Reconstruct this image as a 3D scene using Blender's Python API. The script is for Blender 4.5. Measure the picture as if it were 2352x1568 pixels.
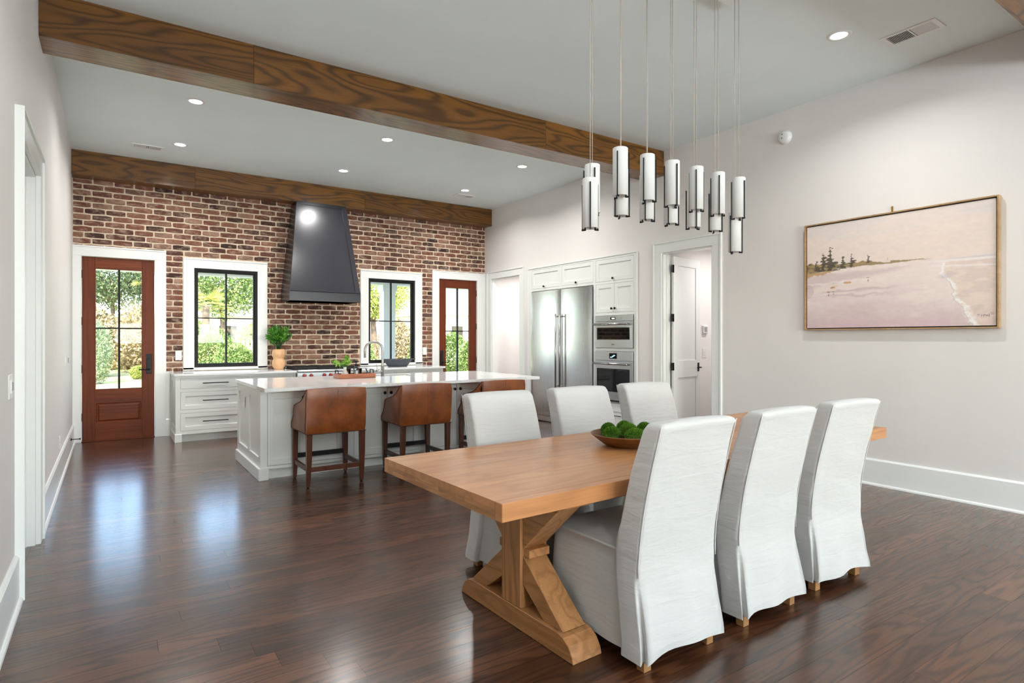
import bpy, bmesh, math, random
import numpy as np
from mathutils import Vector, Matrix, noise as mnoise

for o in list(bpy.data.objects):
    bpy.data.objects.remove(o, do_unlink=True)
scene = bpy.context.scene
COL = scene.collection
random.seed(7)
RNG = np.random.default_rng(7)
PI = math.pi

# ------------------------------------------------------------------ camera
CAM_H = 1.40
YAW = 34.1346
FPX = 1361.7
cam_data = bpy.data.cameras.new('camera')
cam_data.sensor_fit = 'HORIZONTAL'
cam_data.sensor_width = 36.0
cam_data.lens = FPX / 2352.0 * 36.0
cam_data.shift_y = -(784.0 - 777.8) / 2352.0
cam_data.clip_start = 0.05
cam_data.clip_end = 300
cam = bpy.data.objects.new('camera', cam_data)
COL.objects.link(cam)
cam.location = (0, 0, CAM_H)
cam.rotation_euler = (PI / 2, 0, -math.radians(YAW))
scene.camera = cam

# ------------------------------------------------------------------ view
vs = scene.view_settings
vs.view_transform = 'Standard'
vs.look = 'None'
vs.gamma = 1.0
vs.use_curve_mapping = False
vs.exposure = 0.1
scene.cycles.use_denoising = True
scene.cycles.max_bounces = 8
scene.cycles.diffuse_bounces = 5
scene.cycles.glossy_bounces = 4
scene.cycles.transparent_max_bounces = 12
scene.cycles.transmission_bounces = 4
scene.cycles.caustics_reflective = False
scene.cycles.caustics_refractive = False
scene.cycles.sample_clamp_indirect = 6.0

# ------------------------------------------------------------------ world / sky
world = bpy.data.worlds.new('sky')
scene.world = world
world.use_nodes = True
wn = world.node_tree
wn.nodes.clear()
w_out = wn.nodes.new('ShaderNodeOutputWorld')
w_bg = wn.nodes.new('ShaderNodeBackground')
w_sky = wn.nodes.new('ShaderNodeTexSky')
w_sky.sky_type = 'NISHITA'
w_sky.sun_disc = False
w_sky.sun_elevation = math.radians(42)
w_sky.sun_rotation = math.radians(200)
w_sky.air_density = 1.0
w_sky.dust_density = 1.6
w_bg.inputs["Strength"].default_value = 1.5
wn.links.new(w_sky.outputs['Color'], w_bg.inputs['Color'])
wn.links.new(w_bg.outputs['Background'], w_out.inputs['Surface'])

# sun: behind the house, so the lawn beyond the porch is front-lit
sun_data = bpy.data.lights.new('sun', 'SUN')
sun_data.energy = 13.0
sun_data.angle = math.radians(0.6)
sun_data.color = (1.0, 0.93, 0.82)
sun = bpy.data.objects.new('sun', sun_data)
COL.objects.link(sun)
sun.location = (-10, -30, 30)
sun.rotation_euler = Vector((0.30, 0.80, -0.72)).to_track_quat('-Z', 'Y').to_euler()

# fill lights added at made-up rear windows, tilted up to brighten the ceiling
REAR_Y = -6.0
ADDED_REAR_WINDOWS = ((0.15, 1.75), (2.05, 3.65), (3.95, 5.55))
for i, (xa, xb) in enumerate(ADDED_REAR_WINDOWS):
    ld = bpy.data.lights.new('rear_window_daylight', 'AREA')
    ld.shape = 'RECTANGLE'
    ld.size = xb - xa
    ld.size_y = 2.5
    ld.energy = 425
    ld.color = (0.85, 0.935, 1.0)
    lo = bpy.data.objects.new('rear_window_daylight', ld)
    COL.objects.link(lo)
    lo.location = ((xa + xb) / 2, REAR_Y - 0.25, 1.62)
    lo.rotation_euler = Vector((0, 1, 3.2)).to_track_quat('-Z', 'Z').to_euler()

# ------------------------------------------------------------------ helpers
def S(r, g, b):
    def c(v):
        v /= 255.0
        return v / 12.92 if v <= 0.04045 else ((v + 0.055) / 1.055) ** 2.4
    return (c(r), c(g), c(b), 1.0)


class NT:
    """small node-tree writer"""
    def __init__(s, name):
        s.m = bpy.data.materials.new(name)
        s.m.use_nodes = True
        s.t = s.m.node_tree
        s.t.nodes.clear()
        s.out = s.t.nodes.new('ShaderNodeOutputMaterial')
        s.b = s.t.nodes.new('ShaderNodeBsdfPrincipled')
        s.t.links.new(s.b.outputs[0], s.out.inputs[0])

    def put(s, sock, v):
        if isinstance(v, bpy.types.NodeSocket):
            s.t.links.new(v, sock)
        else:
            if isinstance(v, (tuple, list)) and len(v) == 3 and sock.type == 'RGBA':
                v = (*v, 1.0)
            sock.default_value = v

    def n(s, kind, _in=None, **kw):
        nd = s.t.nodes.new('ShaderNode' + kind)
        for k, v in kw.items():
            setattr(nd, k, v)
        for k, v in (_in or {}).items():
            s.put(nd.inputs[k], v)
        return nd

    def set(s, **kw):
        for k, v in kw.items():
            s.put(s.b.inputs[k.replace('_', ' ')], v)

    def mix(s, f, a, b, blend='MIX'):
        nd = s.t.nodes.new('ShaderNodeMix')
        nd.data_type = 'RGBA'
        nd.blend_type = blend
        s.put(nd.inputs[0], f)
        s.put(nd.inputs[6], a)
        s.put(nd.inputs[7], b)
        return nd.outputs[2]

    def math(s, op, a, b=0.0, c=None):
        nd = s.t.nodes.new('ShaderNodeMath')
        nd.operation = op
        s.put(nd.inputs[0], a)
        s.put(nd.inputs[1], b)
        if c is not None:
            s.put(nd.inputs[2], c)
        return nd.outputs[0]

    def ramp(s, f, *stops):
        nd = s.t.nodes.new('ShaderNodeValToRGB')
        cr = nd.color_ramp
        while len(cr.elements) < len(stops):
            cr.elements.new(0.5)
        for e, (p, c) in zip(cr.elements, stops):
            e.position = p
            e.color = c if len(c) == 4 else (*c, 1)
        s.put(nd.inputs[0], f)
        return nd.outputs[0]

    def noise(s, vec, scale, detail=3.0, rough=0.55, dist=0.0):
        nd = s.n('TexNoise', {'Vector': vec, 'Scale': scale, 'Detail': detail, 'Roughness': rough, 'Distortion': dist})
        return nd.outputs[0]

    def mapping(s, vec, scale=(1, 1, 1), loc=(0, 0, 0), rot=(0, 0, 0)):
        nd = s.n('Mapping', {'Vector': vec, 'Scale': scale, 'Location': loc, 'Rotation': rot})
        return nd.outputs[0]

    def bump(s, h, strength=0.2, dist=0.01):
        nd = s.n('Bump', {'Height': h, 'Strength': strength, 'Distance': dist})
        s.put(s.b.inputs['Normal'], nd.outputs[0])

    def pos(s):
        return s.n('NewGeometry').outputs['Position']

    def obj(s):
        return s.n('TexCoord').outputs['Object']

    def rnd(s):
        return s.n('ObjectInfo').outputs['Random']


def simple(name, col, rough=0.5, metal=0.0, var=0.0, vscale=6.0, bump=0.0, bscale=80.0, coat=0.0, spec=0.5, sheen=0.0):
    t = NT(name)
    t.set(Roughness=rough, Metallic=metal)
    t.b.inputs['Specular IOR Level'].default_value = spec
    if coat:
        t.b.inputs['Coat Weight'].default_value = coat
        t.b.inputs['Coat Roughness'].default_value = 0.08
    if sheen:
        t.b.inputs['Sheen Weight'].default_value = sheen
    if var:
        f = t.noise(t.pos(), vscale, 4)
        dark = tuple(c * (1 - var) for c in col[:3]) + (1,)
        lite = tuple(min(1, c * (1 + var)) for c in col[:3]) + (1,)
        t.set(Base_Color=t.ramp(f, (0.3, dark), (0.7, lite)))
    else:
        t.set(Base_Color=col)
    if bump:
        t.bump(t.noise(t.pos(), bscale, 3), bump, 0.002)
    return t.m


def wood(name, dark, mid, light, axis='x', rough=0.4, figure=7.0, fig_amt=0.5, across=7.0, along=0.55, pore=0.35,
         tone=0.35, use_random=True, coat=0.0, bump=0.08, objspace=False, rnd_tone=0.0):
    """plain-sawn figure: contour lines of a stretched noise, plus fine pores"""
    t = NT(name)
    p = t.obj() if objspace else t.pos()
    if use_random:
        r = t.rnd()
        off = t.n('CombineXYZ', {'X': t.math('MULTIPLY', r, 37.0), 'Y': t.math('MULTIPLY', r, 91.0), 'Z': t.math('MULTIPLY', r, 53.0)}).outputs[0]
        p = t.n('VectorMath', {0: p, 1: off}, operation='ADD').outputs[0]
    sc = {'x': (along, across, across), 'y': (across, along, across), 'z': (across, across, along)}[axis]
    q = t.mapping(p, sc)
    n1 = t.noise(q, 1.0, 1.5, 0.4, 0.1)
    lines = t.math('SINE', t.math('MULTIPLY', n1, figure * 2 * PI))
    lines = t.math('MULTIPLY_ADD', lines, 0.5, 0.5)
    lines = t.math('POWER', lines, 2.2)
    sp = {'x': (3.0, 190.0, 190.0), 'y': (190.0, 3.0, 190.0), 'z': (190.0, 190.0, 3.0)}[axis]
    fine = t.noise(t.mapping(p, sp), 1.0, 3.0, 0.6)
    big = t.noise(t.mapping(p, tuple(v * 0.35 for v in sc)), 1.0, 3.0, 0.5)
    base = t.ramp(big, (0.3, mid), (0.72, light))
    c = t.mix(t.math('MULTIPLY', lines, fig_amt), base, dark)
    c = t.mix(t.math('MULTIPLY', t.math('GREATER_THAN', fine, 0.56), pore), c, dark)
    f2 = t.math('MULTIPLY_ADD', fine, tone, 1.0 - tone / 2)
    c = t.mix(1.0, c, t.n('CombineColor', {'Red': f2, 'Green': f2, 'Blue': f2}).outputs[0], 'MULTIPLY')
    if rnd_tone:
        g = t.math('MULTIPLY_ADD', t.rnd(), rnd_tone, 1.0 - rnd_tone / 2)
        c = t.mix(1.0, c, t.n('CombineColor', {'Red': g, 'Green': g, 'Blue': g}).outputs[0], 'MULTIPLY')
    t.set(Base_Color=c, Roughness=t.math('MULTIPLY_ADD', fine, 0.15, rough - 0.06))
    if coat:
        t.b.inputs['Coat Weight'].default_value = coat
        t.b.inputs['Coat Roughness'].default_value = 0.12
    if bump:
        t.bump(t.math('ADD', t.math('MULTIPLY', lines, -0.5), fine), bump, 0.002)
    return t.m

# ------------------------------------------------------------------ mesh helpers
def wmat(o):
    m = o.matrix_basis.copy()
    while o.parent:
        o = o.parent
        m = o.matrix_basis @ m
    return m


def obj(name, bm, mat, parent=None, smooth=False, local=False, label=None, kind=None):
    """link a bmesh as one object; unless local, its coordinates are world ones"""
    if parent is not None and not local:
        bm.transform(wmat(parent).inverted())
    bmesh.ops.recalc_face_normals(bm, faces=bm.faces)
    me = bpy.data.meshes.new(name)
    bm.to_mesh(me)
    bm.free()
    if mat is not None:
        me.materials.append(mat)
    if smooth:
        for p in me.polygons:
            p.use_smooth = True
    o = bpy.data.objects.new(name, me)
    COL.objects.link(o)
    if parent is not None:
        o.parent = parent
    if label:
        o['label'] = label
    if kind:
        o['kind'] = kind
    return o


def smooth_by_angle(o, deg=35):
    me = o.data
    for p in me.polygons:
        p.use_smooth = True
    bm = bmesh.new()
    bm.from_mesh(me)
    lim = math.radians(deg)
    for e in bm.edges:
        if len(e.link_faces) == 2:
            e.smooth = e.calc_face_angle(0) < lim
        else:
            e.smooth = False
    bm.to_mesh(me)
    bm.free()
    return o


def tag(o, label, cat, group=None):
    o['label'] = label
    o['category'] = cat
    if group:
        o['group'] = group
    return o


def struct(o):
    o['kind'] = 'structure'
    return o


def thing(name, label, cat, loc=(0, 0, 0), rz=0.0, group=None):
    o = bpy.data.objects.new(name, None)
    o.empty_display_size = 0.05
    COL.objects.link(o)
    o.location = loc
    o.rotation_euler = (0, 0, rz)
    return tag(o, label, cat, group)


def sempty(name, loc=(0, 0, 0)):
    o = bpy.data.objects.new(name, None)
    o.empty_display_size = 0.05
    COL.objects.link(o)
    o.location = loc
    return struct(o)


def copy_tree(o, parent=None):
    c = o.copy()
    COL.objects.link(c)
    if parent is not None:
        c.parent = parent
    for ch in list(o.children):
        copy_tree(ch, c)
    return c


def B(*boxes, bevel=0.0, seg=1):
    """bmesh of one or more boxes (x0,x1,y0,y1,z0,z1)"""
    bm = bmesh.new()
    for b in boxes:
        x0, x1, y0, y1, z0, z1 = b
        tmp = bmesh.new()
        bmesh.ops.create_cube(tmp, size=1.0)
        tmp.transform(Matrix.Translation(((x0 + x1) / 2, (y0 + y1) / 2, (z0 + z1) / 2)) @
                      Matrix.Diagonal((abs(x1 - x0), abs(y1 - y0), abs(z1 - z0), 1)))
        if bevel:
            bmesh.ops.bevel(tmp, geom=list(tmp.edges), offset=bevel, segments=seg, affect='EDGES', profile=0.5)
        merge(bm, tmp)
    return bm


def merge(bm, other):
    me = bpy.data.meshes.new('tmp')
    other.to_mesh(me)
    other.free()
    bm.from_mesh(me)
    bpy.data.meshes.remove(me)
    return bm


def frame_of(d):
    d = d.normalized()
    u = d.cross(Vector((0, 0, 1)))
    if u.length < 1e-4:
        u = Vector((1, 0, 0))
    u.normalize()
    return u, d.cross(u).normalized()


def tube(pts, r, n=8, closed=False, caps=True, bm=None):
    bm = bm or bmesh.new()
    pts = [Vector(p) for p in pts]
    N = len(pts)
    rings = []
    u = None
    for i, p in enumerate(pts):
        a = pts[i - 1] if (i > 0 or closed) else p
        b = pts[(i + 1) % N] if (i < N - 1 or closed) else p
        d = (b - a).normalized()
        if u is None:
            u, v = frame_of(d)
        else:
            u = (u - d * u.dot(d)).normalized()
            v = d.cross(u)
        rr = r[i] if isinstance(r, (list, tuple)) else r
        rings.append([bm.verts.new(p + (u * math.cos(2 * PI * k / n) + v * math.sin(2 * PI * k / n)) * rr) for k in range(n)])
    M = N if closed else N - 1
    for i in range(M):
        A, Bq = rings[i], rings[(i + 1) % N]
        for k in range(n):
            bm.faces.new((A[k], A[(k + 1) % n], Bq[(k + 1) % n], Bq[k]))
    if caps and not closed:
        bm.faces.new(rings[0][::-1])
        bm.faces.new(rings[-1])
    return bm


def lathe(prof, n=24, center=(0, 0, 0), bm=None, sx=1.0, sy=1.0):
    """prof: list of (r, z); r=0 closes"""
    bm = bm or bmesh.new()
    cx, cy, cz = center
    rings = []
    for r, z in prof:
        if r < 1e-6:
            rings.append([bm.verts.new((cx, cy, cz + z))])
        else:
            rings.append([bm.verts.new((cx + sx * r * math.cos(2 * PI * k / n), cy + sy * r * math.sin(2 * PI * k / n), cz + z)) for k in range(n)])
    for A, C in zip(rings[:-1], rings[1:]):
        if len(A) == 1 and len(C) == 1:
            continue
        for k in range(n):
            k2 = (k + 1) % n
            if len(A) == 1:
                bm.faces.new((A[0], C[k2], C[k]))
            elif len(C) == 1:
                bm.faces.new((A[k], A[k2], C[0]))
            else:
                bm.faces.new((A[k], A[k2], C[k2], C[k]))
    return bm


def prism(poly, axis, t0, t1, bevel=0.0, seg=2):
    """extrude a 2-d polygon along an axis; poly is in the other two axes (x<y<z order)"""
    bm = bmesh.new()

    def mk(a, b, t):
        return {'x': (t, a, b), 'y': (a, t, b), 'z': (a, b, t)}[axis]
    lo = [bm.verts.new(mk(a, b, t0)) for a, b in poly]
    hi = [bm.verts.new(mk(a, b, t1)) for a, b in poly]
    n = len(poly)
    bm.faces.new(lo[::-1])
    bm.faces.new(hi)
    for i in range(n):
        bm.faces.new((lo[i], lo[(i + 1) % n], hi[(i + 1) % n], hi[i]))
    bmesh.ops.recalc_face_normals(bm, faces=bm.faces)
    if bevel:
        es = [e for e in bm.edges if e.calc_face_angle(0) > 0.6]
        bmesh.ops.bevel(bm, geom=es, offset=bevel, segments=seg, affect='EDGES', profile=0.5, clamp_overlap=True)
    return bm


def slab_holes(axis, d0, d1, a0, a1, z0, z1, holes):
    """one connected wall slab (thickness d0..d1 along axis) with rectangular holes (a0,a1,z0,z1)"""
    A = sorted({a0, a1, *[h[0] for h in holes], *[h[1] for h in holes]})
    Z = sorted({z0, z1, *[h[2] for h in holes], *[h[3] for h in holes]})
    A = [a for a in A if a0 <= a <= a1]
    Z = [z for z in Z if z0 <= z <= z1]
    bm = bmesh.new()
    V = {}

    def vert(i, j, k):
        key = (i, j, k)
        if key not in V:
            d = (d0, d1)[k]
            V[key] = bm.verts.new((d, A[i], Z[j]) if axis == 'x' else (A[i], d, Z[j]) if axis == 'y' else (A[i], Z[j], d))
        return V[key]

    def solid(i, j):
        if i < 0 or j < 0 or i >= len(A) - 1 or j >= len(Z) - 1:
            return False
        ca, cz = (A[i] + A[i + 1]) / 2, (Z[j] + Z[j + 1]) / 2
        return not any(h[0] < ca < h[1] and h[2] < cz < h[3] for h in holes)
    for i in range(len(A) - 1):
        for j in range(len(Z) - 1):
            if not solid(i, j):
                continue
            for k in (0, 1):
                bm.faces.new((vert(i, j, k), vert(i + 1, j, k), vert(i + 1, j + 1, k), vert(i, j + 1, k)))
            for di, dj, e in ((-1, 0, ((i, j), (i, j + 1))), (1, 0, ((i + 1, j), (i + 1, j + 1))),
                              (0, -1, ((i, j), (i + 1, j))), (0, 1, ((i, j + 1), (i + 1, j + 1)))):
                if not solid(i + di, j + dj):
                    (p, q), (r, s) = e
                    bm.faces.new((vert(p, q, 0), vert(r, s, 0), vert(r, s, 1), vert(p, q, 1)))
    return bm


def shaker(w, h, t=0.02, rail=0.06, depth=0.009, slope=0.003):
    """door or drawer front in local x (0..w), z (0..h); front at y=0, body to y=t"""
    bm = bmesh.new()
    def ring(ix, iz, y):
        return [bm.verts.new(p) for p in ((ix, y, iz), (w - ix, y, iz), (w - ix, y, h - iz), (ix, y, h - iz))]
    r0 = ring(0, 0, t)
    r1 = ring(0, 0, 0.0015)
    r2 = ring(0.0015, 0.0015, 0)
    r3 = ring(rail, rail, 0)
    r4 = ring(rail + slope, rail + slope, depth)
    bm.faces.new(r0)
    for a, b in ((r0, r1), (r1, r2), (r2, r3), (r3, r4)):
        for k in range(4):
            bm.faces.new((a[k], a[(k + 1) % 4], b[(k + 1) % 4], b[k]))
    bm.faces.new(r4)
    return bm


def place(bm, loc, rz=0.0):
    bm.transform(Matrix.Translation(loc) @ Matrix.Rotation(rz, 4, 'Z'))
    return bm


FACE_LEFT = -PI / 2     # local front (-y) turned to look along -x  (right wall)


def on_right(bm, x, y, z):
    """a front built in local x,z (front -y) hung on a face that looks to -x; local x runs towards -y world"""
    return place(bm, (x, y, z), -PI / 2)


# ------------------------------------------------------------------ materials
M = {}
def paint(name, col, rough, var=0.03, bump=0.05):
    return simple(name, col, rough, var=var, vscale=0.8, bump=bump, bscale=220)

M['wall'] = paint('wall_paint', S(225, 221, 218), 0.62)
M['ceiling'] = paint('ceiling_paint', S(232, 241, 240), 0.75)
M['trim'] = simple('trim_gloss_paint', S(232, 234, 232), 0.28, var=0.01, vscale=2)
M['cabinet'] = simple('cabinet_paint', S(228, 230, 227), 0.36, var=0.01, vscale=2)
M['hallwhite'] = paint('hall_paint', S(242, 238, 236), 0.6)
M['blackmetal'] = simple('black_metal', S(11, 11, 12), 0.45, 0.0, spec=0.3)
M['bronze'] = simple('bronze_frame', S(13, 11, 10), 0.5, 0.0, spec=0.3)
M['steel'] = None
def steel(name, base, rough, axis='z', contrast=0.03):
    t = NT(name)
    sc = {'z': (160, 160, 1.2), 'y': (160, 1.2, 160), 'x': (1.2, 160, 160)}[axis]
    f = t.noise(t.mapping(t.pos(), sc), 1.0, 3, 0.6)
    t.set(Base_Color=base, Metallic=1.0, Roughness=t.math('MULTIPLY_ADD', f, contrast, rough - contrast / 2))
    t.bump(f, 0.008, 0.001)
    return t.m
M['steel'] = steel('brushed_steel', S(214, 216, 219), 0.28, 'y')
M['steel_v'] = steel('brushed_steel_vertical', S(216, 218, 221), 0.27, 'z')
M['chrome'] = simple('polished_steel', S(205, 205, 206), 0.16, 1.0)
M['nickel'] = simple('brushed_nickel', S(176, 174, 170), 0.28, 1.0)
M['blackglass'] = simple('black_oven_glass', S(10, 12, 16), 0.04, 0.0, spec=0.7)
M['blackiron'] = simple('cast_iron', S(18, 18, 18), 0.6)
M['plastic'] = simple('white_plastic', S(236, 236, 234), 0.35)
M['greyplastic'] = simple('grey_plastic', S(150, 152, 154), 0.4)
M['darkgap'] = simple('dark_gap', S(14, 12, 10), 0.8)

t = NT('quartz')
v = t.noise(t.mapping(t.pos(), (0.9, 2.2, 1.0), rot=(0, 0, 0.6)), 1.3, 6, 0.6, 1.2)
vein = t.ramp(v, (0.47, S(236, 237, 237)), (0.5, S(205, 206, 208)), (0.53, S(238, 238, 238)))
t.set(Base_Color=t.mix(0.35, S(238, 238, 238), vein), Roughness=0.07)
M['quartz'] = t.m

# walnut-stained oak boards: tone varies from board to board
M['floor'] = wood('stained_oak_floor', S(14, 6, 3), S(58, 33, 20), S(100, 62, 38), 'x', rough=0.45, figure=9.0, fig_amt=0.6,
                  across=8.0, along=1.0, pore=0.3, tone=0.4, bump=0.22, rnd_tone=0.55, coat=1.0)
_b = M['floor'].node_tree.nodes['Principled BSDF'] if 'Principled BSDF' in M['floor'].node_tree.nodes else None
_b.inputs['Coat IOR'].default_value = 1.5
_b.inputs['Coat Tint'].default_value = (1.0, 0.95, 0.92, 1)
_b.inputs['Specular IOR Level'].default_value = 0.15
_b.inputs['Coat Roughness'].default_value = 0.21
M['beam'] = wood('stained_oak_beam', S(38, 20, 3), S(98, 60, 15), S(140, 92, 28), 'x', rough=0.3, figure=12.0, fig_amt=0.66,
                 across=4.5, along=0.75, pore=0.3, tone=0.4, bump=0.06, coat=0.18)
M['oak'] = wood('natural_oak', S(120, 74, 41), S(172, 117, 73), S(190, 136, 88), 'x', rough=0.3, figure=6.0, fig_amt=0.28,
                across=6.0, along=1.1, pore=0.22, tone=0.22, bump=0.04, objspace=True, rnd_tone=0.10)
M['oak_y'] = wood('natural_oak_across', S(108, 68, 36), S(164, 114, 70), S(184, 134, 86), 'y', rough=0.38, figure=7.0, fig_amt=0.4,
                  across=8.0, along=1.4, pore=0.3, tone=0.25, bump=0.05, objspace=True, rnd_tone=0.45)
M['oak_z'] = wood('natural_oak_upright', S(106, 66, 34), S(160, 110, 68), S(180, 130, 84), 'z', rough=0.38, figure=7.0, fig_amt=0.45,
                  across=8.0, along=1.4, pore=0.3, tone=0.25, bump=0.05, objspace=True, rnd_tone=0.22)
M['mahog_z'] = wood('mahogany_upright', S(44, 16, 6), S(98, 42, 18), S(120, 56, 26), 'z', rough=0.4, figure=4.0, fig_amt=0.3,
                    across=12.0, along=0.5, pore=0.25, tone=0.3, bump=0.03)
M['mahog_x'] = wood('mahogany_level', S(44, 16, 6), S(102, 45, 20), S(124, 60, 29), 'x', rough=0.4, figure=4.0, fig_amt=0.3,
                    across=12.0, along=0.5, pore=0.25, tone=0.3, bump=0.03)
for _k in ('mahog_z', 'mahog_x'):
    M[_k].node_tree.nodes['Principled BSDF'].inputs['Specular IOR Level'].default_value = 0.2
M['walnut'] = wood('stool_walnut', S(30, 13, 7), S(74, 36, 20), S(96, 50, 28), 'z', rough=0.32, figure=3.0, fig_amt=0.3,
                   across=16.0, along=1.0, pore=0.2, tone=0.25, bump=0.02)
M['tan_wood'] = wood('tray_wood', S(86, 36, 14), S(150, 78, 38), S(176, 98, 52), 'x', rough=0.4, figure=5.0, fig_amt=0.4,
                     across=20.0, along=2.0, pore=0.2, tone=0.2, bump=0.02)
M['frame_wood'] = wood('picture_frame_wood', S(120, 92, 60), S(164, 132, 92), S(184, 152, 112), 'x', rough=0.45, figure=3.0,
                       fig_amt=0.2, across=20.0, along=1.0, pore=0.3, tone=0.2, bump=0.02)
M['legwood'] = simple('pale_wood_leg', S(150, 108, 66), 0.45, var=0.15, vscale=20)
M['bowlwood'] = simple('bowl_wood', S(110, 68, 28), 0.5, var=0.25, vscale=14, bump=0.1, bscale=40)
M['vasewood'] = simple('turned_wood_vase', S(212, 166, 122), 0.5, var=0.12, vscale=18, bump=0.05, bscale=60)

def leather(name, c0, c1):
    t = NT(name)
    p = t.pos()
    f = t.noise(p, 7.0, 4, 0.6)
    t.set(Base_Color=t.ramp(f, (0.3, c0), (0.72, c1)), Roughness=0.36)
    vor = t.n('TexVoronoi', {'Vector': p, 'Scale': 260.0}).outputs['Distance']
    w = t.noise(p, 5.0, 3, 0.5)
    t.bump(t.math('ADD', t.math('MULTIPLY', vor, 0.35), t.math('MULTIPLY', w, 1.5)), 0.12, 0.004)
    return t.m
M['leather'] = leather('tan_leather', S(104, 50, 16), S(150, 80, 30))
M['piping'] = simple('dark_piping', S(58, 28, 14), 0.4)

def linen(name, c):
    t = NT(name)
    p = t.obj()
    a = t.noise(t.mapping(p, (900, 900, 60)), 1.0, 2, 0.6)
    b = t.noise(t.mapping(p, (60, 60, 900)), 1.0, 2, 0.6)
    w = t.math('ADD', a, b)
    g = t.noise(t.mapping(p, (1.0, 1.0, 5.0), rot=(0.0, 0.25, 0.0)), 4.0, 4, 0.55, 0.4)
    col = t.ramp(w, (0.6, tuple(v * 0.93 for v in c[:3]) + (1,)), (1.3, c))
    t.set(Base_Color=col, Roughness=0.9)
    t.b.inputs['Sheen Weight'].default_value = 0.25
    h = t.math('ADD', t.math('MULTIPLY', w, 0.05), g)
    t.bump(h, 0.32, 0.02)
    return t.m
M['linen'] = linen('white_linen', S(188, 187, 185))

# bricks: one colour per brick (object random + stored value), salvaged-brick smears on top
t = NT('salvaged_brick')
p = t.pos()
att = t.n('Attribute', attribute_name='tone').outputs['Fac']
k = t.math('FRACT', t.math('ADD', att, t.rnd()))
c = t.ramp(k, (0.0, S(52, 32, 25)), (0.2, S(84, 49, 37)), (0.4, S(104, 62, 47)), (0.62, S(120, 74, 56)), (0.8, S(136, 94, 74)), (0.92, S(150, 114, 95)), (1.0, S(76, 52, 41)))
q = t.n('VectorMath', {0: p, 1: t.n('CombineXYZ', {'X': t.math('MULTIPLY', k, 7.0), 'Z': t.math('MULTIPLY', k, 3.0)}).outputs[0]}, operation='ADD').outputs[0]
smear = t.noise(t.mapping(q, (9, 9, 16)), 1.0, 6, 0.72, 0.5)
c = t.mix(t.ramp(smear, (0.48, (0, 0, 0)), (0.70, (0.65, 0.65, 0.65))), c, S(196, 170, 150))
burn = t.noise(t.mapping(q, (5, 5, 14), loc=(4, 2, 9)), 1.0, 5, 0.7, 0.4)
c = t.mix(t.ramp(burn, (0.55, (0, 0, 0)), (0.70, (0.75, 0.75, 0.75))), c, S(58, 42, 36))
grit = t.noise(p, 160.0, 3, 0.7)
g = t.math('MULTIPLY_ADD', grit, 0.5, 0.75)
c = t.mix(1.0, c, t.n('CombineColor', {'Red': g, 'Green': g, 'Blue': g}).outputs[0], 'MULTIPLY')
t.set(Base_Color=c, Roughness=0.85)
t.bump(t.math('ADD', t.math('MULTIPLY', smear, 1.0), t.math('MULTIPLY', grit, 0.4)), 0.5, 0.006)
M['brick'] = t.m
t = NT('cream_mortar')
f = t.noise(t.pos(), 30.0, 5, 0.6)
t.set(Base_Color=t.ramp(f, (0.3, S(206, 186, 160)), (0.7, S(232, 214, 190))), Roughness=0.95)
t.bump(t.noise(t.pos(), 90, 4, 0.7), 0.5, 0.005)
M['mortar'] = t.m

# hood: satin dark paint
t = NT('hood_slate_paint')
t.set(Base_Color=S(46, 46, 52), Roughness=0.26)
t.b.inputs['Coat Weight'].default_value = 0.10
t.b.inputs['Coat Roughness'].default_value = 0.2
t.bump(t.noise(t.pos(), 120, 3), 0.03, 0.002)
M['hood'] = t.m

def glass(name, tint=(0.97, 0.99, 0.98, 1), refl=0.9):
    t = NT(name)
    tr = t.n('BsdfTransparent', {'Color': tint})
    gl = t.n('BsdfGlossy', {'Color': (1, 1, 1, 1), 'Roughness': 0.02})
    fr = t.n('Fresnel', {'IOR': 1.45})
    mx = t.n('MixShader', {0: t.math('MULTIPLY', fr.outputs[0], refl), 1: tr.outputs[0], 2: gl.outputs[0]})
    t.t.links.new(mx.outputs[0], t.out.inputs[0])
    return t.m
M['glass'] = glass('window_glass', refl=0.22)
M['tumbler'] = glass('tumbler_glass', (0.9, 0.93, 0.94, 1), 1.0)

# frosted pendant glass, softly lit from inside
t = NT('opal_glass')
t.set(Base_Color=S(206, 207, 206), Roughness=0.6)
t.b.inputs['Transmission Weight'].default_value = 0.0
t.b.inputs['Specular IOR Level'].default_value = 0.2
t.b.inputs['Emission Color'].default_value = (1.0, 0.98, 0.95, 1)
t.b.inputs['Emission Strength'].default_value = 0.08
M['opal'] = t.m
def emit(name, col, strength):
    t = NT(name)
    t.set(Base_Color=(0.8, 0.8, 0.8, 1))
    t.b.inputs['Emission Color'].default_value = col
    t.b.inputs['Emission Strength'].default_value = strength
    return t.m
M['lamp'] = emit('downlight_lens', (1.0, 0.97, 0.92, 1), 14.0)

def foliage(name, c0, c1, c2, trans=0.35):
    t = NT(name)
    att = t.n('Attribute', attribute_name='tone').outputs['Fac']
    c = t.ramp(att, (0.0, c0), (0.5, c1), (1.0, c2))
    t.set(Base_Color=c, Roughness=0.5)
    tl = t.n('BsdfTranslucent', {'Color': c})
    mx = t.n('MixShader', {0: trans, 1: t.b.outputs[0], 2: tl.outputs[0]})
    t.t.links.new(mx.outputs[0], t.out.inputs[0])
    return t.m
M['leaf_green'] = foliage('green_leaves', S(44, 66, 26), S(104, 134, 62), S(192, 198, 128))
M['leaf_dark'] = foliage('dark_leaves', S(34, 48, 28), S(78, 98, 60), S(152, 164, 110))
M['leaf_red'] = foliage('russet_leaves', S(84, 84, 48), S(160, 142, 100), S(226, 200, 168))
M['leaf_lime'] = foliage('lime_leaves', S(92, 112, 48), S(166, 176, 88), S(224, 220, 150))
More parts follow.
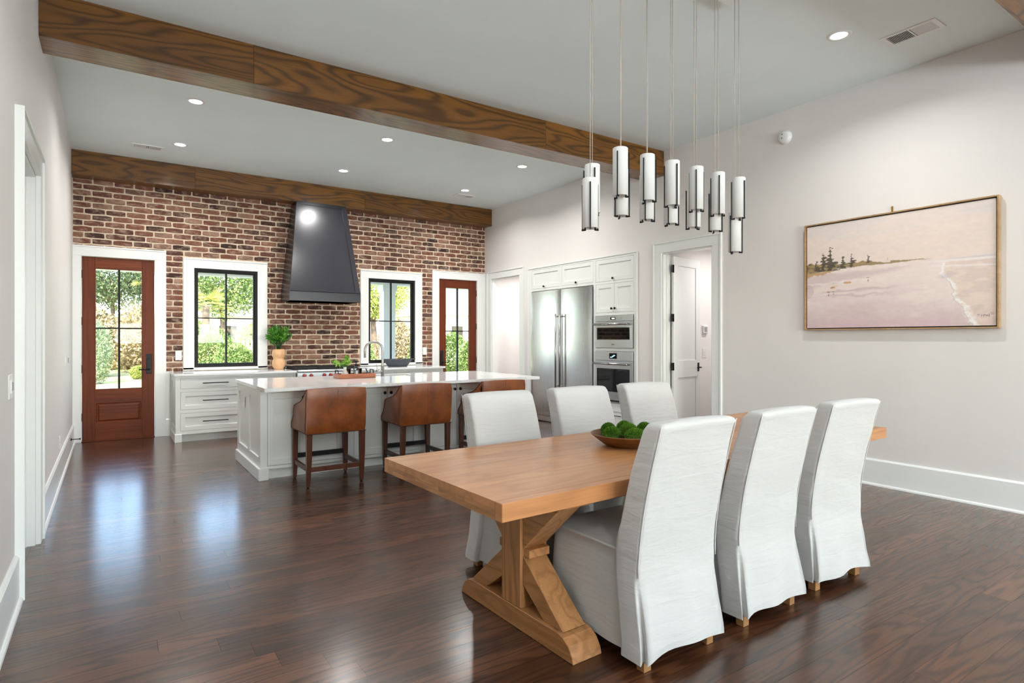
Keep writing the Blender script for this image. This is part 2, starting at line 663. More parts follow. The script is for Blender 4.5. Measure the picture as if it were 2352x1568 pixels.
M['leaf_grey'] = foliage('grey_green_leaves', S(86, 106, 78), S(132, 150, 112), S(176, 190, 150))
M['palm'] = foliage('palm_fronds', S(96, 110, 44), S(172, 170, 84), S(226, 212, 140))
M['herb'] = foliage('herb_leaves', S(40, 96, 24), S(76, 150, 40), S(140, 200, 70), 0.25)
M['herb_dark'] = foliage('dark_sprig', S(38, 48, 38), S(60, 72, 58), S(90, 100, 84), 0.1)
M['herb_pale'] = foliage('pale_herb_leaves', S(80, 130, 40), S(130, 178, 64), S(176, 208, 100), 0.3)
M['moss_shoot'] = foliage('moss_shoots', S(30, 72, 8), S(74, 128, 20), S(140, 182, 50), 0.2)
M['bark'] = simple('bark', S(96, 80, 66), 0.9, var=0.3, vscale=8, bump=0.5, bscale=20)
M['white_siding'] = simple('white_house_paint', S(238, 238, 236), 0.6, var=0.03)
M['porch_white'] = simple('porch_paint', S(226, 230, 232), 0.5, var=0.02)
M['roofgrey'] = simple('grey_shingle', S(150, 148, 150), 0.9, var=0.2, vscale=10)
M['fencewood'] = simple('fence_wood', S(190, 170, 146), 0.85, var=0.2, vscale=9)
t = NT('lawn')
f = t.noise(t.pos(), 1.2, 5, 0.6)
t.set(Base_Color=t.ramp(f, (0.35, S(120, 140, 60)), (0.6, S(206, 186, 140))), Roughness=0.95)
M['lawn'] = t.m
M['patio'] = simple('patio_concrete', S(186, 184, 180), 0.85, var=0.06, vscale=3)

# ------------------------------------------------------------------ room shell
XL, XR, YB, ZC = -0.42, 6.065, 9.88, 3.88
LX0, LX1 = XL, XR

# floor: dark sub-floor with every board its own piece
floor = struct(obj('floor', B((XL - 0.15, XR + 0.16, REAR_Y - 0.2, 10.06, -0.06, -0.018)), M['darkgap']))
unit = bmesh.new()
bmesh.ops.create_cube(unit, size=1.0)
plank_me = bpy.data.meshes.new('plank')
unit.to_mesh(plank_me)
unit.free()
plank_me.materials.append(M['floor'])
PW = 0.1395
rows = []
y = 0.56
far_rows = []
while y < 9.86:
    rows.append(y)
    y += PW
for r, y in enumerate(rows):
    x = XL - 0.02
    cut = random.uniform(0.5, 1.9)
    cuts = [x]
    while True:
        x += cut
        if x > XR - 0.45:
            break
        cuts.append(x)
        cut = random.uniform(1.45, 2.5)
    cuts.append(XR + 0.02)
    for a, b in zip(cuts[:-1], cuts[1:]):
        o = bpy.data.objects.new('plank', plank_me)
        COL.objects.link(o)
        o.parent = floor
        o.location = ((a + b) / 2, y + PW / 2, -0.009)
        o.scale = (b - a - 0.0009, PW - 0.0008, 0.018)
        o.rotation_euler = (random.uniform(-0.0012, 0.0012), 0, 0)
for a, b, c, d in ((XL - 0.15, XL - 0.0205, 4.232, 5.153), (XR + 0.0205, XR + 0.15, 8.694, 9.639), (XR + 0.0205, XR + 0.15, 4.600, 5.391)):
    o = bpy.data.objects.new('threshold_plank', plank_me)
    COL.objects.link(o)
    o.parent = floor
    o.location = ((a + b) / 2, (c + d) / 2, -0.009)
    o.scale = (b - a, d - c, 0.018)
bm = bmesh.new()
y = 0.56 - PW
while y > REAR_Y:
    a = XL - 0.02
    for b in (random.uniform(0.6, 1.6), random.uniform(2.0, 3.4), random.uniform(3.9, 5.2), XR + 0.02):
        merge(bm, B((a + 0.0008, b - 0.0008, y + 0.0008, y + PW - 0.0008, -0.018, 0)))
        a = b
    y -= PW
obj('plank_rows', bm, M['floor'], floor, kind='stuff')

ceiling = struct(obj('ceiling', B((XL - 0.15, XR + 0.15, REAR_Y - 0.15, 10.06, ZC, ZC + 0.14)), M['ceiling']))

# ---- walls
WIN = {1: (1.022, 1.910, 0.975, 2.452), 2: (3.691, 4.578, 0.975, 2.455)}
DOORS = {1: (-0.322, 0.530, 2.523), 2: (5.055, 5.876, 2.523)}
wall_left = struct(obj('wall_left', slab_holes('x', XL - 0.15, XL, REAR_Y, 10.06, 0, ZC, [(4.23, 5.155, 0, 2.51)]), M['wall']))
wall_right = struct(obj('wall_right', slab_holes('x', XR, XR + 0.135, REAR_Y, 10.06, 0, ZC,
                    [(8.692, 9.641, 0, 2.54), (4.598, 5.393, 0, 2.535), (5.842, 8.412, 0, 2.604)]), M['wall']))
back_holes = [(a, b, 0, z) for a, b, z in DOORS.values()] + list(WIN.values())
wall_back = struct(obj('wall_back', slab_holes('y', YB + 0.009, 10.06, XL, XR, 0, ZC, back_holes), M['mortar']))
wall_rear = struct(obj('wall_rear', slab_holes('y', REAR_Y - 0.15, REAR_Y, XL - 0.15, XR + 0.135, 0, ZC,
                   [(a, b, 0.35, 2.9) for a, b in ADDED_REAR_WINDOWS]), M['wall']))
# made-up rear windows, unseen, added to go with the fill lights
for i, (a, b) in enumerate(ADDED_REAR_WINDOWS):
    w = struct(obj(f'window_{i + 3}', slab_holes('y', REAR_Y - 0.11, REAR_Y - 0.05, a, b, 0.35, 2.9,
               [(a + 0.05, (a + b) / 2 - 0.02, 0.4, 2.85), ((a + b) / 2 + 0.02, b - 0.05, 0.4, 2.85)]), M['bronze']))
    for c, d in ((a + 0.05, (a + b) / 2 - 0.02), ((a + b) / 2 + 0.02, b - 0.05)):
        obj('pane', B((c, d, REAR_Y - 0.084, REAR_Y - 0.078, 0.4, 2.85)), M['glass'], w)

# ---- brickwork: salvaged bricks laid in running bond
COURSE, BL = 0.0812, 0.2385
def brick_variant(seed):
    rr = random.Random(seed)
    w, h = BL - 0.017, COURSE - 0.0165
    bm = bmesh.new()
    pts = []
    hw, hh = w / 2, h / 2
    base = [(-hw, -hh), (-hw * 0.45, -hh), (hw * 0.45, -hh), (hw, -hh), (hw, 0), (hw, hh), (hw * 0.4, hh), (-hw * 0.4, hh), (-hw, hh), (-hw, 0)]
    for i, (a, c) in enumerate(base):
        corner = i in (0, 3, 5, 8)
        pull = 0.86 if corner else 1.0
        a2 = a * (0.972 if corner else 1.0) + rr.uniform(-0.0022, 0.0022)
        c2 = c * pull + rr.uniform(-0.0026, 0.0026)
        pts.append((a2, c2))
    back = [bm.verts.new((a, 0.03, c)) for a, c in pts]
    side = [bm.verts.new((a, 0.004, c)) for a, c in pts]
    front = [bm.verts.new((a * 0.975, rr.uniform(-0.002, 0.0015), c * 0.90)) for a, c in pts]
    n = len(pts)
    for A, C in ((back, side), (side, front)):
        for k in range(n):
            bm.faces.new((A[k], A[(k + 1) % n], C[(k + 1) % n], C[k]))
    mid = bm.verts.new((0, -0.0015, 0))
    for k in range(n):
        bm.faces.new((front[k], front[(k + 1) % n], mid))
    bmesh.ops.recalc_face_normals(bm, faces=bm.faces)
    me = bpy.data.meshes.new('brick')
    bm.to_mesh(me)
    bm.free()
    me.materials.append(M['brick'])
    at = me.attributes.new('tone', 'FLOAT', 'POINT')
    at.data.foreach_set('value', [0.0] * len(me.vertices))
    return me
variants = [brick_variant(100 + i) for i in range(14)]

brick_block = [(-9, 0.657, 0, 2.655), (0.887, 2.045, 0, 2.597), (3.556, 4.713, 0, 2.600), (4.931, 9, 0, 2.659), (-9, 9, 0, 0.925), (-9, 9, 3.60, 9)]
bricks = []
row = 0
z = 0.90
while z < 3.60:
    x = XL - (BL / 2 if row % 2 else 0.02) + random.uniform(-0.012, 0.012)
    zc = z + COURSE / 2
    while x < XR:
        a, b = max(x, XL), min(x + BL, XR)
        z0, z1 = z, z + COURSE
        # cut the brick against casings
        segs = [(a, b)]
        for (p, q, r0, r1) in brick_block[:4]:
            if z0 + 0.012 < r1 and z1 - 0.02 > r0:
                if z1 > r1 + 0.02 and z0 < r1:
                    continue
                ns = []
                for s, e in segs:
                    if e <= p or s >= q:
                        ns.append((s, e))
                    else:
                        if s < p:
                            ns.append((s, p))
                        if e > q:
                            ns.append((q, e))
                segs = ns
        for s, e in segs:
            if e - s > 0.035 and z1 > 0.93:
                bricks.append(((s + e) / 2, zc, e - s))
        x += BL
    z += COURSE
    row += 1

def px_size(X, Z, w):
    c, s = math.cos(math.radians(YAW)), math.sin(math.radians(YAW))
    d = X * s + YB * c
    lat = lambda q: (q * c - YB * s) / (q * s + YB * c)
    return (lat(X + w / 2) - lat(X - w / 2)) * (1 / d)
hidden = lambda X, Z: (2.30 < X < 3.45 and Z > 2.0) or (Z < 0.97)
order = sorted(range(len(bricks)), key=lambda i: -px_size(bricks[i][0], bricks[i][1], bricks[i][2]) * (0.01 if hidden(*bricks[i][:2]) else 1))
chosen = set(order[:300])
vv, ff, tone = [], [], []
for i, (X, Z, w) in enumerate(bricks):
    me = random.choice(variants)
    sx = (w - 0.017) / (BL - 0.017)
    dy = random.uniform(-0.003, 0.003)
    dz = random.uniform(-0.0015, 0.0015)
    rot = random.uniform(-0.008, 0.008)
    if i in chosen:
        o = bpy.data.objects.new('brick', me)
        COL.objects.link(o)
        o.parent = wall_back
        o.location = (X, YB + dy, Z + dz)
        o.scale = (sx, 1, 1)
        o.rotation_euler = (0, rot, 0)
    else:
        base = len(vv)
        tn = random.random()
        mt = Matrix.Translation((X, YB + dy, Z + dz)) @ Matrix.Rotation(rot, 4, 'Y') @ Matrix.Diagonal((sx, 1, 1, 1))
        for v in me.vertices:
            vv.append(tuple(mt @ v.co))
            tone.append(tn)
        for p in me.polygons:
            ff.append([base + q for q in p.vertices])
rest = bpy.data.meshes.new('brickwork')
rest.from_pydata(vv, [], ff)
rest.materials.append(M['brick'])
rest.attributes.new('tone', 'FLOAT', 'POINT').data.foreach_set('value', tone)
ro = bpy.data.objects.new('brickwork', rest)
COL.objects.link(ro)
ro.parent = wall_back
ro['kind'] = 'stuff'

# ---- beams (boxed from boards, butt joints as in the photo)
def beam(label, y0, y1, z0, joints, bjoints):
    t = thing('ceiling_beam', label, 'beam', ((XL + XR) / 2, (y0 + y1) / 2, z0), group=None)
    edges = [XL + 0.001, *joints, XR - 0.001]
    for a, b in zip(edges[:-1], edges[1:]):
        obj('front_board', B((a + 0.0004, b - 0.0004, y0, y0 + 0.02, z0, ZC - 0.001), bevel=0.002), M['beam'], t)
    edges = [XL + 0.001, *bjoints, XR - 0.001]
    for a, b in zip(edges[:-1], edges[1:]):
        obj('soffit_board', B((a + 0.0004, b - 0.0004, y0 + 0.02, y1 - 0.02, z0 + 0.001, z0 + 0.02)), M['beam'], t)
    obj('back_board', B((XL + 0.001, XR - 0.001, y1 - 0.02, y1, z0, ZC - 0.001), bevel=0.002), M['beam'], t)
    return t
beam('long oak beam crossing the ceiling between the pendants and the kitchen', 5.362, 5.688, 3.553, (1.004, 4.1), (1.73, 4.6))
beam('oak beam running along the top of the brick wall above the range hood', 9.632, 9.876, 3.560, (1.013, 3.542), (2.2, 4.4))
beam('oak beam in the upper right corner of the picture, nearest the camera', 1.080, 1.402, 3.553, (2.0, 4.3), (1.2, 3.6))

# ---- trim: casings
CW = 0.135
def casing_back(host, x0, x1, z1, z0=0.0, left=None, right=None, sill=False):
    yf, yb = YB - 0.016, YB + 0.02
    xo0 = left if left is not None else x0 - CW
    xo1 = right if right is not None else x1 + CW
    def leg(a, b, za, zb):
        return B((a, b, yf, yb, za, zb), bevel=0.002)
    obj('casing_side', leg(xo0, x0, z0, z1), M['trim'], host)
    obj('casing_side', leg(x1, xo1, z0, z1), M['trim'], host)
    obj('casing_head', leg(xo0, xo1, z1, z1 + CW), M['trim'], host)
    obj('back_band', B((xo0 - 0.002, xo1 + 0.002, yf - 0.008, yf + 0.004, z1 + CW - 0.016, z1 + CW + 0.002)), M['trim'], host)
    if sill:
        obj('casing_sill', B((xo0, xo1, yf, yb, z0, sill), bevel=0.002), M['trim'], host)
        obj('sill_nosing', B((xo0 - 0.006, xo1 + 0.006, yf - 0.006, yf + 0.01, z0 - 0.002, z0 + 0.012)), M['trim'], host)
    for a, b in ((x0, x0 + 0.006), (x1 - 0.006, x1)):
        obj('jamb', B((a, b, yf, 10.05, z0 if not sill else sill, z1)), M['trim'], host)
    obj('jamb_head', B((x0, x1, yf, 10.05, z1 - 0.006, z1)), M['trim'], host)

for n, (x0, x1, z0, z1) in WIN.items():
    fr = 0.034
    x0, x1, z1 = x0 + 0.006, x1 - 0.006, z1 - 0.006
    w = struct(obj(f'window_{n}', slab_holes('y', 9.892, 9.985, x0, x1, z0, z1, [(x0 + fr, x1 - fr, z0 + fr, z1 - fr)]), M['bronze']))
    casing_back(w, x0 - 0.006, x1 + 0.006, z1 + 0.006, z0=0.938, sill=z0)
    xm, zm = (x0 + x1) / 2, (z0 + z1) / 2 + 0.0
    obj('sash', slab_holes('y', 9.925, 9.97, x0 + fr, x1 - fr, z0 + fr, z1 - fr, [(x0 + fr + 0.022, x1 - fr - 0.022, z0 + fr + 0.022, z1 - fr - 0.022)]), M['bronze'], w)
    i0, i1, j0, j1 = x0 + fr + 0.022, x1 - fr - 0.022, z0 + fr + 0.022, z1 - fr - 0.022
    obj('muntin', B((xm - 0.013, xm + 0.013, 9.930, 9.962, j0, j1)), M['bronze'], w)
    obj('muntin', B((i0, i1, 9.932, 9.960, zm - 0.008, zm + 0.008)), M['bronze'], w)
    for a, b in ((i0, xm - 0.013), (xm + 0.013, i1)):
        for c, d in ((j0, zm - 0.008), (zm + 0.008, j1)):
            obj('pane', B((a, b, 9.944, 9.949, c, d)), M['glass'], w)

def wood_door(n, x0, x1, zt, hinge_left):
    d = sempty(f'door_{n}', ((x0 + x1) / 2, YB + 0.04, 0))
    casing_back(d, x0 - 0.004, x1 + 0.004, zt + 0.004, left=(XL + 0.001 if n == 1 else None), right=(XR - 0.001 if n == 2 else None))
    ya, yb = YB + 0.018, YB + 0.063
    st = 0.152
    gz0, gz1 = 0.703, 2.366
    g0, g1 = x0 + st, x1 - st
    for a, b in ((x0 + 0.006, g0), (g1, x1 - 0.006)):
        obj('stile', B((a, b, ya, yb, 0.012, zt - 0.006), bevel=0.003), M['mahog_z'], d)
    for a, b in ((0.012, 0.235), (0.528, gz0), (gz1, zt - 0.006)):
        obj('rail', B((g0 + 0.0005, g1 - 0.0005, ya + 0.001, yb - 0.001, a, b), bevel=0.002), M['mahog_x'], d)
    # raised lower panel with a moulded sinking
    bm = bmesh.new()
    z0, z1 = 0.235, 0.528
    rings = []
    for ins, y in ((0.0, ya + 0.004), (0.012, ya + 0.004), (0.022, ya + 0.016), (0.032, ya + 0.016), (0.05, ya + 0.004)):
        rings.append([bm.verts.new(p) for p in ((g0 + ins, y, z0 + ins), (g1 - ins, y, z0 + ins), (g1 - ins, y, z1 - ins), (g0 + ins, y, z1 - ins))])
    for A, C in zip(rings[:-1], rings[1:]):
        for k in range(4):
            bm.faces.new((A[k], A[(k + 1) % 4], C[(k + 1) % 4], C[k]))
    bm.faces.new(rings[-1])
    obj('panel', bm, M['mahog_x'], d)
    obj('panel_backing', B((g0, g1, ya + 0.02, yb - 0.006, z0, z1)), M['mahog_x'], d)
    xm, zm = (g0 + g1) / 2, 1.545
    obj('glazing_bead', slab_holes('y', ya + 0.004, yb - 0.004, g0, g1, gz0, gz1, [(g0 + 0.008, g1 - 0.008, gz0 + 0.008, gz1 - 0.008)]), M['mahog_z'], d)
    obj('muntin', B((xm - 0.013, xm + 0.013, ya + 0.006, yb - 0.006, gz0 + 0.008, gz1 - 0.008)), M['bronze'], d)
    obj('muntin', B((g0 + 0.008, g1 - 0.008, ya + 0.008, yb - 0.008, zm - 0.010, zm + 0.010)), M['bronze'], d)
    for a, b in ((g0 + 0.008, xm - 0.013), (xm + 0.013, g1 - 0.008)):
        for c, e in ((gz0 + 0.008, zm - 0.008), (zm + 0.008, gz1 - 0.008)):
            obj('pane', B((a, b, ya + 0.02, ya + 0.025, c, e)), M['glass'], d)
    # hardware
    xh = (x1 - 0.07) if hinge_left else (x0 + 0.07)
    pl = obj('handle_plate', B((xh - 0.033, xh + 0.033, ya - 0.009, ya, 0.905, 1.185), bevel=0.003), M['blackmetal'], d)
    dx = -0.125 if hinge_left else 0.125
    lev = tube([(xh, ya - 0.004, 0.965), (xh, ya - 0.05, 0.965)], 0.010)
    lev = tube([(xh, ya - 0.05, 0.965), (xh + dx * 0.5, ya - 0.05, 0.966), (xh + dx, ya - 0.048, 0.965)], 0.0085, bm=lev)
    obj('lever', lev, M['blackmetal'], pl, smooth=True)
    obj('thumb_turn', lathe([(0, 0), (0.019, 0), (0.017, 0.012), (0, 0.012)], 16), M['blackmetal'], pl, local=True).matrix_basis = \
        wmat(pl).inverted() @ (Matrix.Translation((xh, ya - 0.009, 1.11)) @ Matrix.Rotation(PI / 2, 4, 'X'))
    xg = x0 - 0.001 if hinge_left else x1 + 0.001
    for zz in (2.276, 1.638, 0.99, 0.336):
        hb = tube([(xg, ya - 0.006, zz - 0.055), (xg, ya - 0.006, zz + 0.055)], 0.0085, 10)
        obj('hinge', hb, M['blackmetal'], d, smooth=True)
    obj('threshold', B((x0, x1, YB - 0.02, 10.06, 0.0, 0.012), bevel=0.003), M['mahog_x'], d)
wood_door(1, *DOORS[1], True)
wood_door(2, *DOORS[2], False)

# ---- white panel under the brick beside the garden door
struct(obj('trim_1', B((0.666, 0.76, YB - 0.006, YB + 0.02, 0, 0.93)), M['trim']))
struct(obj('baseboard_back', prism([(YB - 0.006, 0.0), (YB - 0.026, 0.0), (YB - 0.026, 0.235), (YB - 0.014, 0.25), (YB - 0.006, 0.25)], 'x', 0.666, 0.735), M['trim']))

# ---- baseboards on the side walls
def base_left(name, ya, yb):
    o = struct(obj(name, prism([(XL, 0), (XL + 0.02, 0), (XL + 0.02, 0.235), (XL + 0.008, 0.25), (XL, 0.25)], 'y', ya, yb), M['trim']))
    obj('shoe_moulding', prism([(XL + 0.02, 0.0), (XL + 0.036, 0.0), (XL + 0.034, 0.012), (XL + 0.026, 0.021), (XL + 0.02, 0.022)], 'y', ya, yb), M['trim'], o)
    return o
base_left('baseboard_left', REAR_Y, 4.23 - CW)
base_left('baseboard_left_far', 5.155 + CW, 9.862)
def base_right(name, ya, yb):
    o = struct(obj(name, prism([(XR, 0), (XR - 0.02, 0), (XR - 0.02, 0.235), (XR - 0.008, 0.25), (XR, 0.25)], 'y', ya, yb), M['trim']))
    obj('shoe_moulding', prism([(XR - 0.02, 0.0), (XR - 0.036, 0.0), (XR - 0.034, 0.012), (XR - 0.026, 0.021), (XR - 0.02, 0.022)], 'y', ya, yb), M['trim'], o)
    return o
base_right('baseboard_right', REAR_Y, 4.456)
base_right('baseboard_right_far', 5.545, 5.835)

# ---- cased openings in the side walls
def casing_side_wall(host, xf, sgn, y0, y1, zt, depth, cw=CW, th=0.02):
    """xf: wall face; sgn: +1 face looks to +x, -1 face looks to -x"""
    a, b = sorted((xf, xf + sgn * th))
    e, f = sorted((xf, xf + sgn * (th + 0.012)))
    obj('casing_side', B((a, b, y0 - cw, y0, 0, zt), bevel=0.002), M['trim'], host)
    obj('casing_side', B((a, b, y1, y1 + cw, 0, zt), bevel=0.002), M['trim'], host)
    obj('casing_head', B((a, b, y0 - cw, y1 + cw, zt, zt + cw), bevel=0.002), M['trim'], host)
    obj('back_band', B((e, f, y0 - cw - 0.003, y0 - cw + 0.014, 0, zt + cw - 0.0145)), M['trim'], host)
    obj('back_band', B((e, f, y1 + cw - 0.014, y1 + cw + 0.003, 0, zt + cw - 0.0145)), M['trim'], host)
    obj('back_band', B((e, f, y0 - cw - 0.003, y1 + cw + 0.003, zt + cw - 0.014, zt + cw + 0.003)), M['trim'], host)
    c, d = sorted((xf, xf - sgn * depth))
    for p, q in ((y0, y0 + 0.018), (y1 - 0.018, y1)):
        obj('jamb', B((c, d, p, q, 0, zt)), M['trim'], host)
    obj('jamb_head', B((c, d, y0 + 0.018, y1 - 0.018, zt - 0.018, zt)), M['trim'], host)

tr = sempty('trim_2', (XR, 9.17, 0))
casing_side_wall(tr, XR, -1, 8.692, 9.641, 2.54, 0.135)
d3 = sempty('door_3', (XR, 5.0, 0))
casing_side_wall(d3, XR, -1, 4.598, 5.393, 2.535, 0.14)
obj('door_stop_strip', B((XR + 0.06, XR + 0.10, 5.365, 5.377, 0, 2.517)), M['trim'], d3)
# the leaf stands open into the closet
lf = struct(bpy.data.objects.new('door_4', None))
COL.objects.link(lf)
lf.location = (6.212, 5.352, 0)
lf.rotation_euler = (0, 0, math.radians(9.5))
LW, LH = 0.70, 2.50
bm = bmesh.new()
merge(bm, B((0.0, LW, -0.012, 0.02, 0.012, LH)))
obj('core', B((0.003, LW - 0.003, -0.008, 0.012, 0.014, LH - 0.002)), M['trim'], lf, local=True)
bm.free()
for zb, hh in ((0.012, 0.978), (0.99, LH - 0.99)):
    o = obj('shaker_panel', shaker(LW, hh, 0.02, 0.115, 0.012, 0.004), M['trim'], lf, local=True)
    o.location = (0, -0.022, zb)
pl = obj('handle_plate', B((LW - 0.075, LW - 0.035, -0.03, -0.022, 0.945, 1.065), bevel=0.002), M['blackmetal'], lf, local=True)
obj('lever', tube([(LW - 0.055, -0.026, 1.0), (LW - 0.055, -0.07, 1.0), (LW - 0.06, -0.074, 1.0), (LW - 0.16, -0.072, 1.0)], 0.0085), M['blackmetal'], pl, local=True, smooth=True)
for zz in (2.333, 1.68, 1.03, 0.30):
    h = obj('hinge', B((-0.055, 0.0, -0.026, -0.0225, zz - 0.05, zz + 0.05)), M['blackmetal'], lf, local=True)
    obj('knuckle', tube([(-0.008, -0.028, zz - 0.052), (-0.008, -0.028, zz + 0.052)], 0.008, 8), M['blackmetal'], h, local=True, smooth=True)

# left-hand doorway: casing, plus an added unseen slab blocking light leaks
d5 = sempty('door_5', (XL, 4.69, 0))
casing_side_wall(d5, XL, 1, 4.23, 5.155, 2.51, 0.15, th=0.03)
obj('door_stop_strip', B((XL - 0.075, XL - 0.045, 5.125, 5.137, 0, 2.49)), M['trim'], d5)
obj('leaf', B((XL - 0.13, XL - 0.09, 4.25, 5.135, 0.01, 2.49)), M['trim'], d5)

# ---- hall and closet beyond the right wall
struct(obj('wall_hall', slab_holes('x', 7.9, 8.0, 8.44, 10.2, 0, 2.9, []), M['hallwhite']))
struct(obj('wall_hall_far', B((6.2, 7.9, 10.06, 10.2, 0, 2.9)), M['hallwhite']))
struct(obj('wall_hall_near', B((6.2, 7.9, 8.42, 8.56, 0, 2.9)), M['hallwhite']))
struct(obj('ceiling_hall', B((6.2, 8.0, 8.42, 10.2, 2.9, 3.0)), M['hallwhite']))
struct(obj('floor_hall', B((6.2, 8.0, 8.42, 10.2, -0.05, 0.0)), M['floor']))
struct(obj('wall_closet', B((6.2, 8.2, 5.56, 5.70, 0, 2.9)), M['hallwhite']))
struct(obj('wall_closet_end', B((8.1, 8.2, 3.9, 5.56, 0, 2.9)), M['hallwhite']))
struct(obj('wall_closet_near', B((6.2, 8.1, 3.8, 3.9, 0, 2.9)), M['hallwhite']))
struct(obj('ceiling_closet', B((6.2, 8.2, 3.8, 5.70, 2.9, 3.0)), M['hallwhite']))
struct(obj('floor_closet', B((6.2, 8.2, 3.8, 5.70, -0.05, 0.0)), M['floor']))

# ------------------------------------------------------------------ recessed downlights
def disc_light(parent, loc, power, r=0.06, color=(1.0, 0.985, 0.965), spread=150):
    ld = bpy.data.lights.new('downlight_lamp', 'AREA')
    ld.shape = 'DISK'
    ld.size = 2 * r
    ld.energy = power
    ld.color = color
    ld.spread = math.radians(spread)
    lo = bpy.data.objects.new('downlight_lamp', ld)
    COL.objects.link(lo)
    lo.parent = parent
    lo.matrix_basis = wmat(parent).inverted() @ Matrix.Translation(loc)
    return lo

def downlight(x, y, z, label, power=30, group='recessed ceiling downlights'):
    t = thing('recessed_downlight', label, 'downlight', (x, y, z), group=group)
    obj('trim_ring', lathe([(0.062, -0.004), (0.066, -0.008), (0.088, -0.006), (0.092, 0.0)], 32), M['plastic'], t, smooth=True, local=True)
    obj('lens', lathe([(0, -0.003), (0.062, -0.003)], 32), M['lamp'], t, local=True)
    disc_light(t, (x, y, z - 0.012), power)
    return t
DL = [(0.74, 6.98, 'glowing round downlight nearest the left wall, just behind the long ceiling beam'),
      (2.855, 6.98, 'middle downlight of the row just behind the long ceiling beam'),
      (4.91, 6.98, 'rightmost downlight of the row just behind the long ceiling beam'),
      (0.74, 8.64, 'downlight beside the left air vent, above the brick wall end'),
      (2.85, 8.64, 'downlight over the range hood, middle of the row near the brick wall'),
      (4.91, 8.64, 'downlight beside the right air vent near the brick wall'),
      (4.93, 2.51, 'large bright downlight over the dining table near the framed painting')]
for x, y, lb in DL:
    downlight(x, y, ZC, lb, 26 if y > 6 else 22)
# two more of the same set, above the picture's upper edge
downlight(0.74, 2.51, ZC, 'downlight above the picture edge, over the open floor by the left wall', 20)
downlight(0.74, -1.2, ZC, 'downlight behind the viewer near the left wall', 20)
downlight(4.93, -1.2, ZC, 'downlight behind the viewer near the right wall', 20)
downlight(7.0, 9.2, 2.9, 'downlight in the hall beyond the cased opening', 22, group='hall lights')  # unseen lamps added to brighten the hall and the closet
downlight(7.2, 4.75, 2.9, 'downlight in the closet behind the open white door', 16, group='hall lights')

# ------------------------------------------------------------------ air vents
M['duct'] = simple('duct_grey', S(84, 86, 86), 0.7)
def vent(x, y, lx, ly, label, ang=0.0):
    t = thing('air_vent', label, 'vent', (x, y, ZC), group='ceiling air vents')
    t.rotation_euler = (0, 0, ang)
    obj('frame', slab_holes('z', -0.008, 0.0, -lx / 2, lx / 2, -ly / 2, ly / 2, [(-lx / 2 + 0.035, -0.006, -ly / 2 + 0.025, ly / 2 - 0.025), (0.006, lx / 2 - 0.035, -ly / 2 + 0.025, ly / 2 - 0.025)]), M['plastic'], t, local=True)
    obj('duct', B((-lx / 2 + 0.03, lx / 2 - 0.03, -ly / 2 + 0.02, ly / 2 - 0.02, -0.0015, -0.0005)), M['duct'], t, local=True)
    bm = bmesh.new()
    n = 12
    for side, tilt in ((-1, 0.7), (1, -0.7)):
        for i in range(n):
            cx = side * (0.012 + (i + 0.5) * (lx / 2 - 0.05) / n)
            b = B((-0.006, 0.006, -ly / 2 + 0.025, ly / 2 - 0.025, -0.0012, 0.0012))
            b.transform(Matrix.Translation((cx, 0, -0.005)) @ Matrix.Rotation(tilt, 4, 'Y'))
            merge(bm, b)
    obj('louvers', bm, M['plastic'], t, local=True, kind='stuff')
    return t
vent(0.40, 8.985, 0.36, 0.17, 'white slotted vent in the ceiling left of a downlight, near the brick wall')
vent(5.09, 8.975, 0.36, 0.17, 'small white ceiling vent in front of the right end of the brick wall')
vent(5.375, 2.155, 0.40, 0.21, 'large white ceiling vent above the framed painting', math.radians(-90))

# smoke detector
t = thing('smoke_detector', 'round white smoke detector high on the right wall', 'smoke detector', (XR, 3.66, 3.583))
prof = [(0, 0.045), (0.05, 0.044), (0.062, 0.036), (0.066, 0.014), (0.074, 0.012), (0.076, 0.0)]
o = obj('housing', lathe(prof, 28), M['plastic'], t, smooth=True, local=True)
o.rotation_euler = (0, -PI / 2, 0)
for dz, dy, r in ((0.03, 0.012, 0.009), (-0.012, 0.014, 0.008)):
    o = obj('sensor_button', lathe([(0, 0.002), (r, 0.002), (r, -0.002)], 12), M['greyplastic'], t, local=True)
    o.location = (-0.045, dy, dz)
    o.rotation_euler = (0, -PI / 2, 0)

# ------------------------------------------------------------------ switches and outlets
def plate_back(x, z, w, h, label, kind='switch', gangs=1, y=None):
    y = YB - 0.004 if y is None else y
    t = thing('wall_' + kind, label, kind, (x, y, z))
    obj('cover_plate', B((-w / 2, w / 2, -0.006, 0.0, -h / 2, h / 2), bevel=0.003), M['plastic'], t, local=True)
    for g in range(gangs):
        cx = (g - (gangs - 1) / 2) * 0.046
        obj('rocker', B((cx - 0.016, cx + 0.016, -0.010, -0.006, -0.033, 0.033), bevel=0.002), M['plastic'], t, local=True)
    return t
plate_back(0.826, 1.158, 0.082, 0.138, 'white switch plate on the brick between the garden door and the left window')
plate_back(4.765, 1.177, 0.082, 0.138, 'white switch plate on the brick right of the window behind the faucet')
def plate_side(xf, sgn, y, z, w, h, label, kind, rock):
    t = thing('wall_' + kind, label, kind, (xf, y, z), rz=(PI / 2 if sgn > 0 else -PI / 2))
    obj('cover_plate', B((-w / 2, w / 2, -0.006, 0.0, -h / 2, h / 2), bevel=0.003), M['plastic'], t, local=True)
    for cx, cz, rw, rh, m in rock:
        obj('rocker', B((cx - rw, cx + rw, -0.012, -0.006, cz - rh, cz + rh), bevel=0.002), M[m], t, local=True)
    return t
plate_side(XL, 1, 3.90, 1.158, 0.12, 0.125, 'white dimmer switch plate on the left wall nearest the camera', 'switch', ((-0.022, 0.0, 0.012, 0.034, 'plastic'), (0.03, 0.0, 0.014, 0.022, 'greyplastic')))
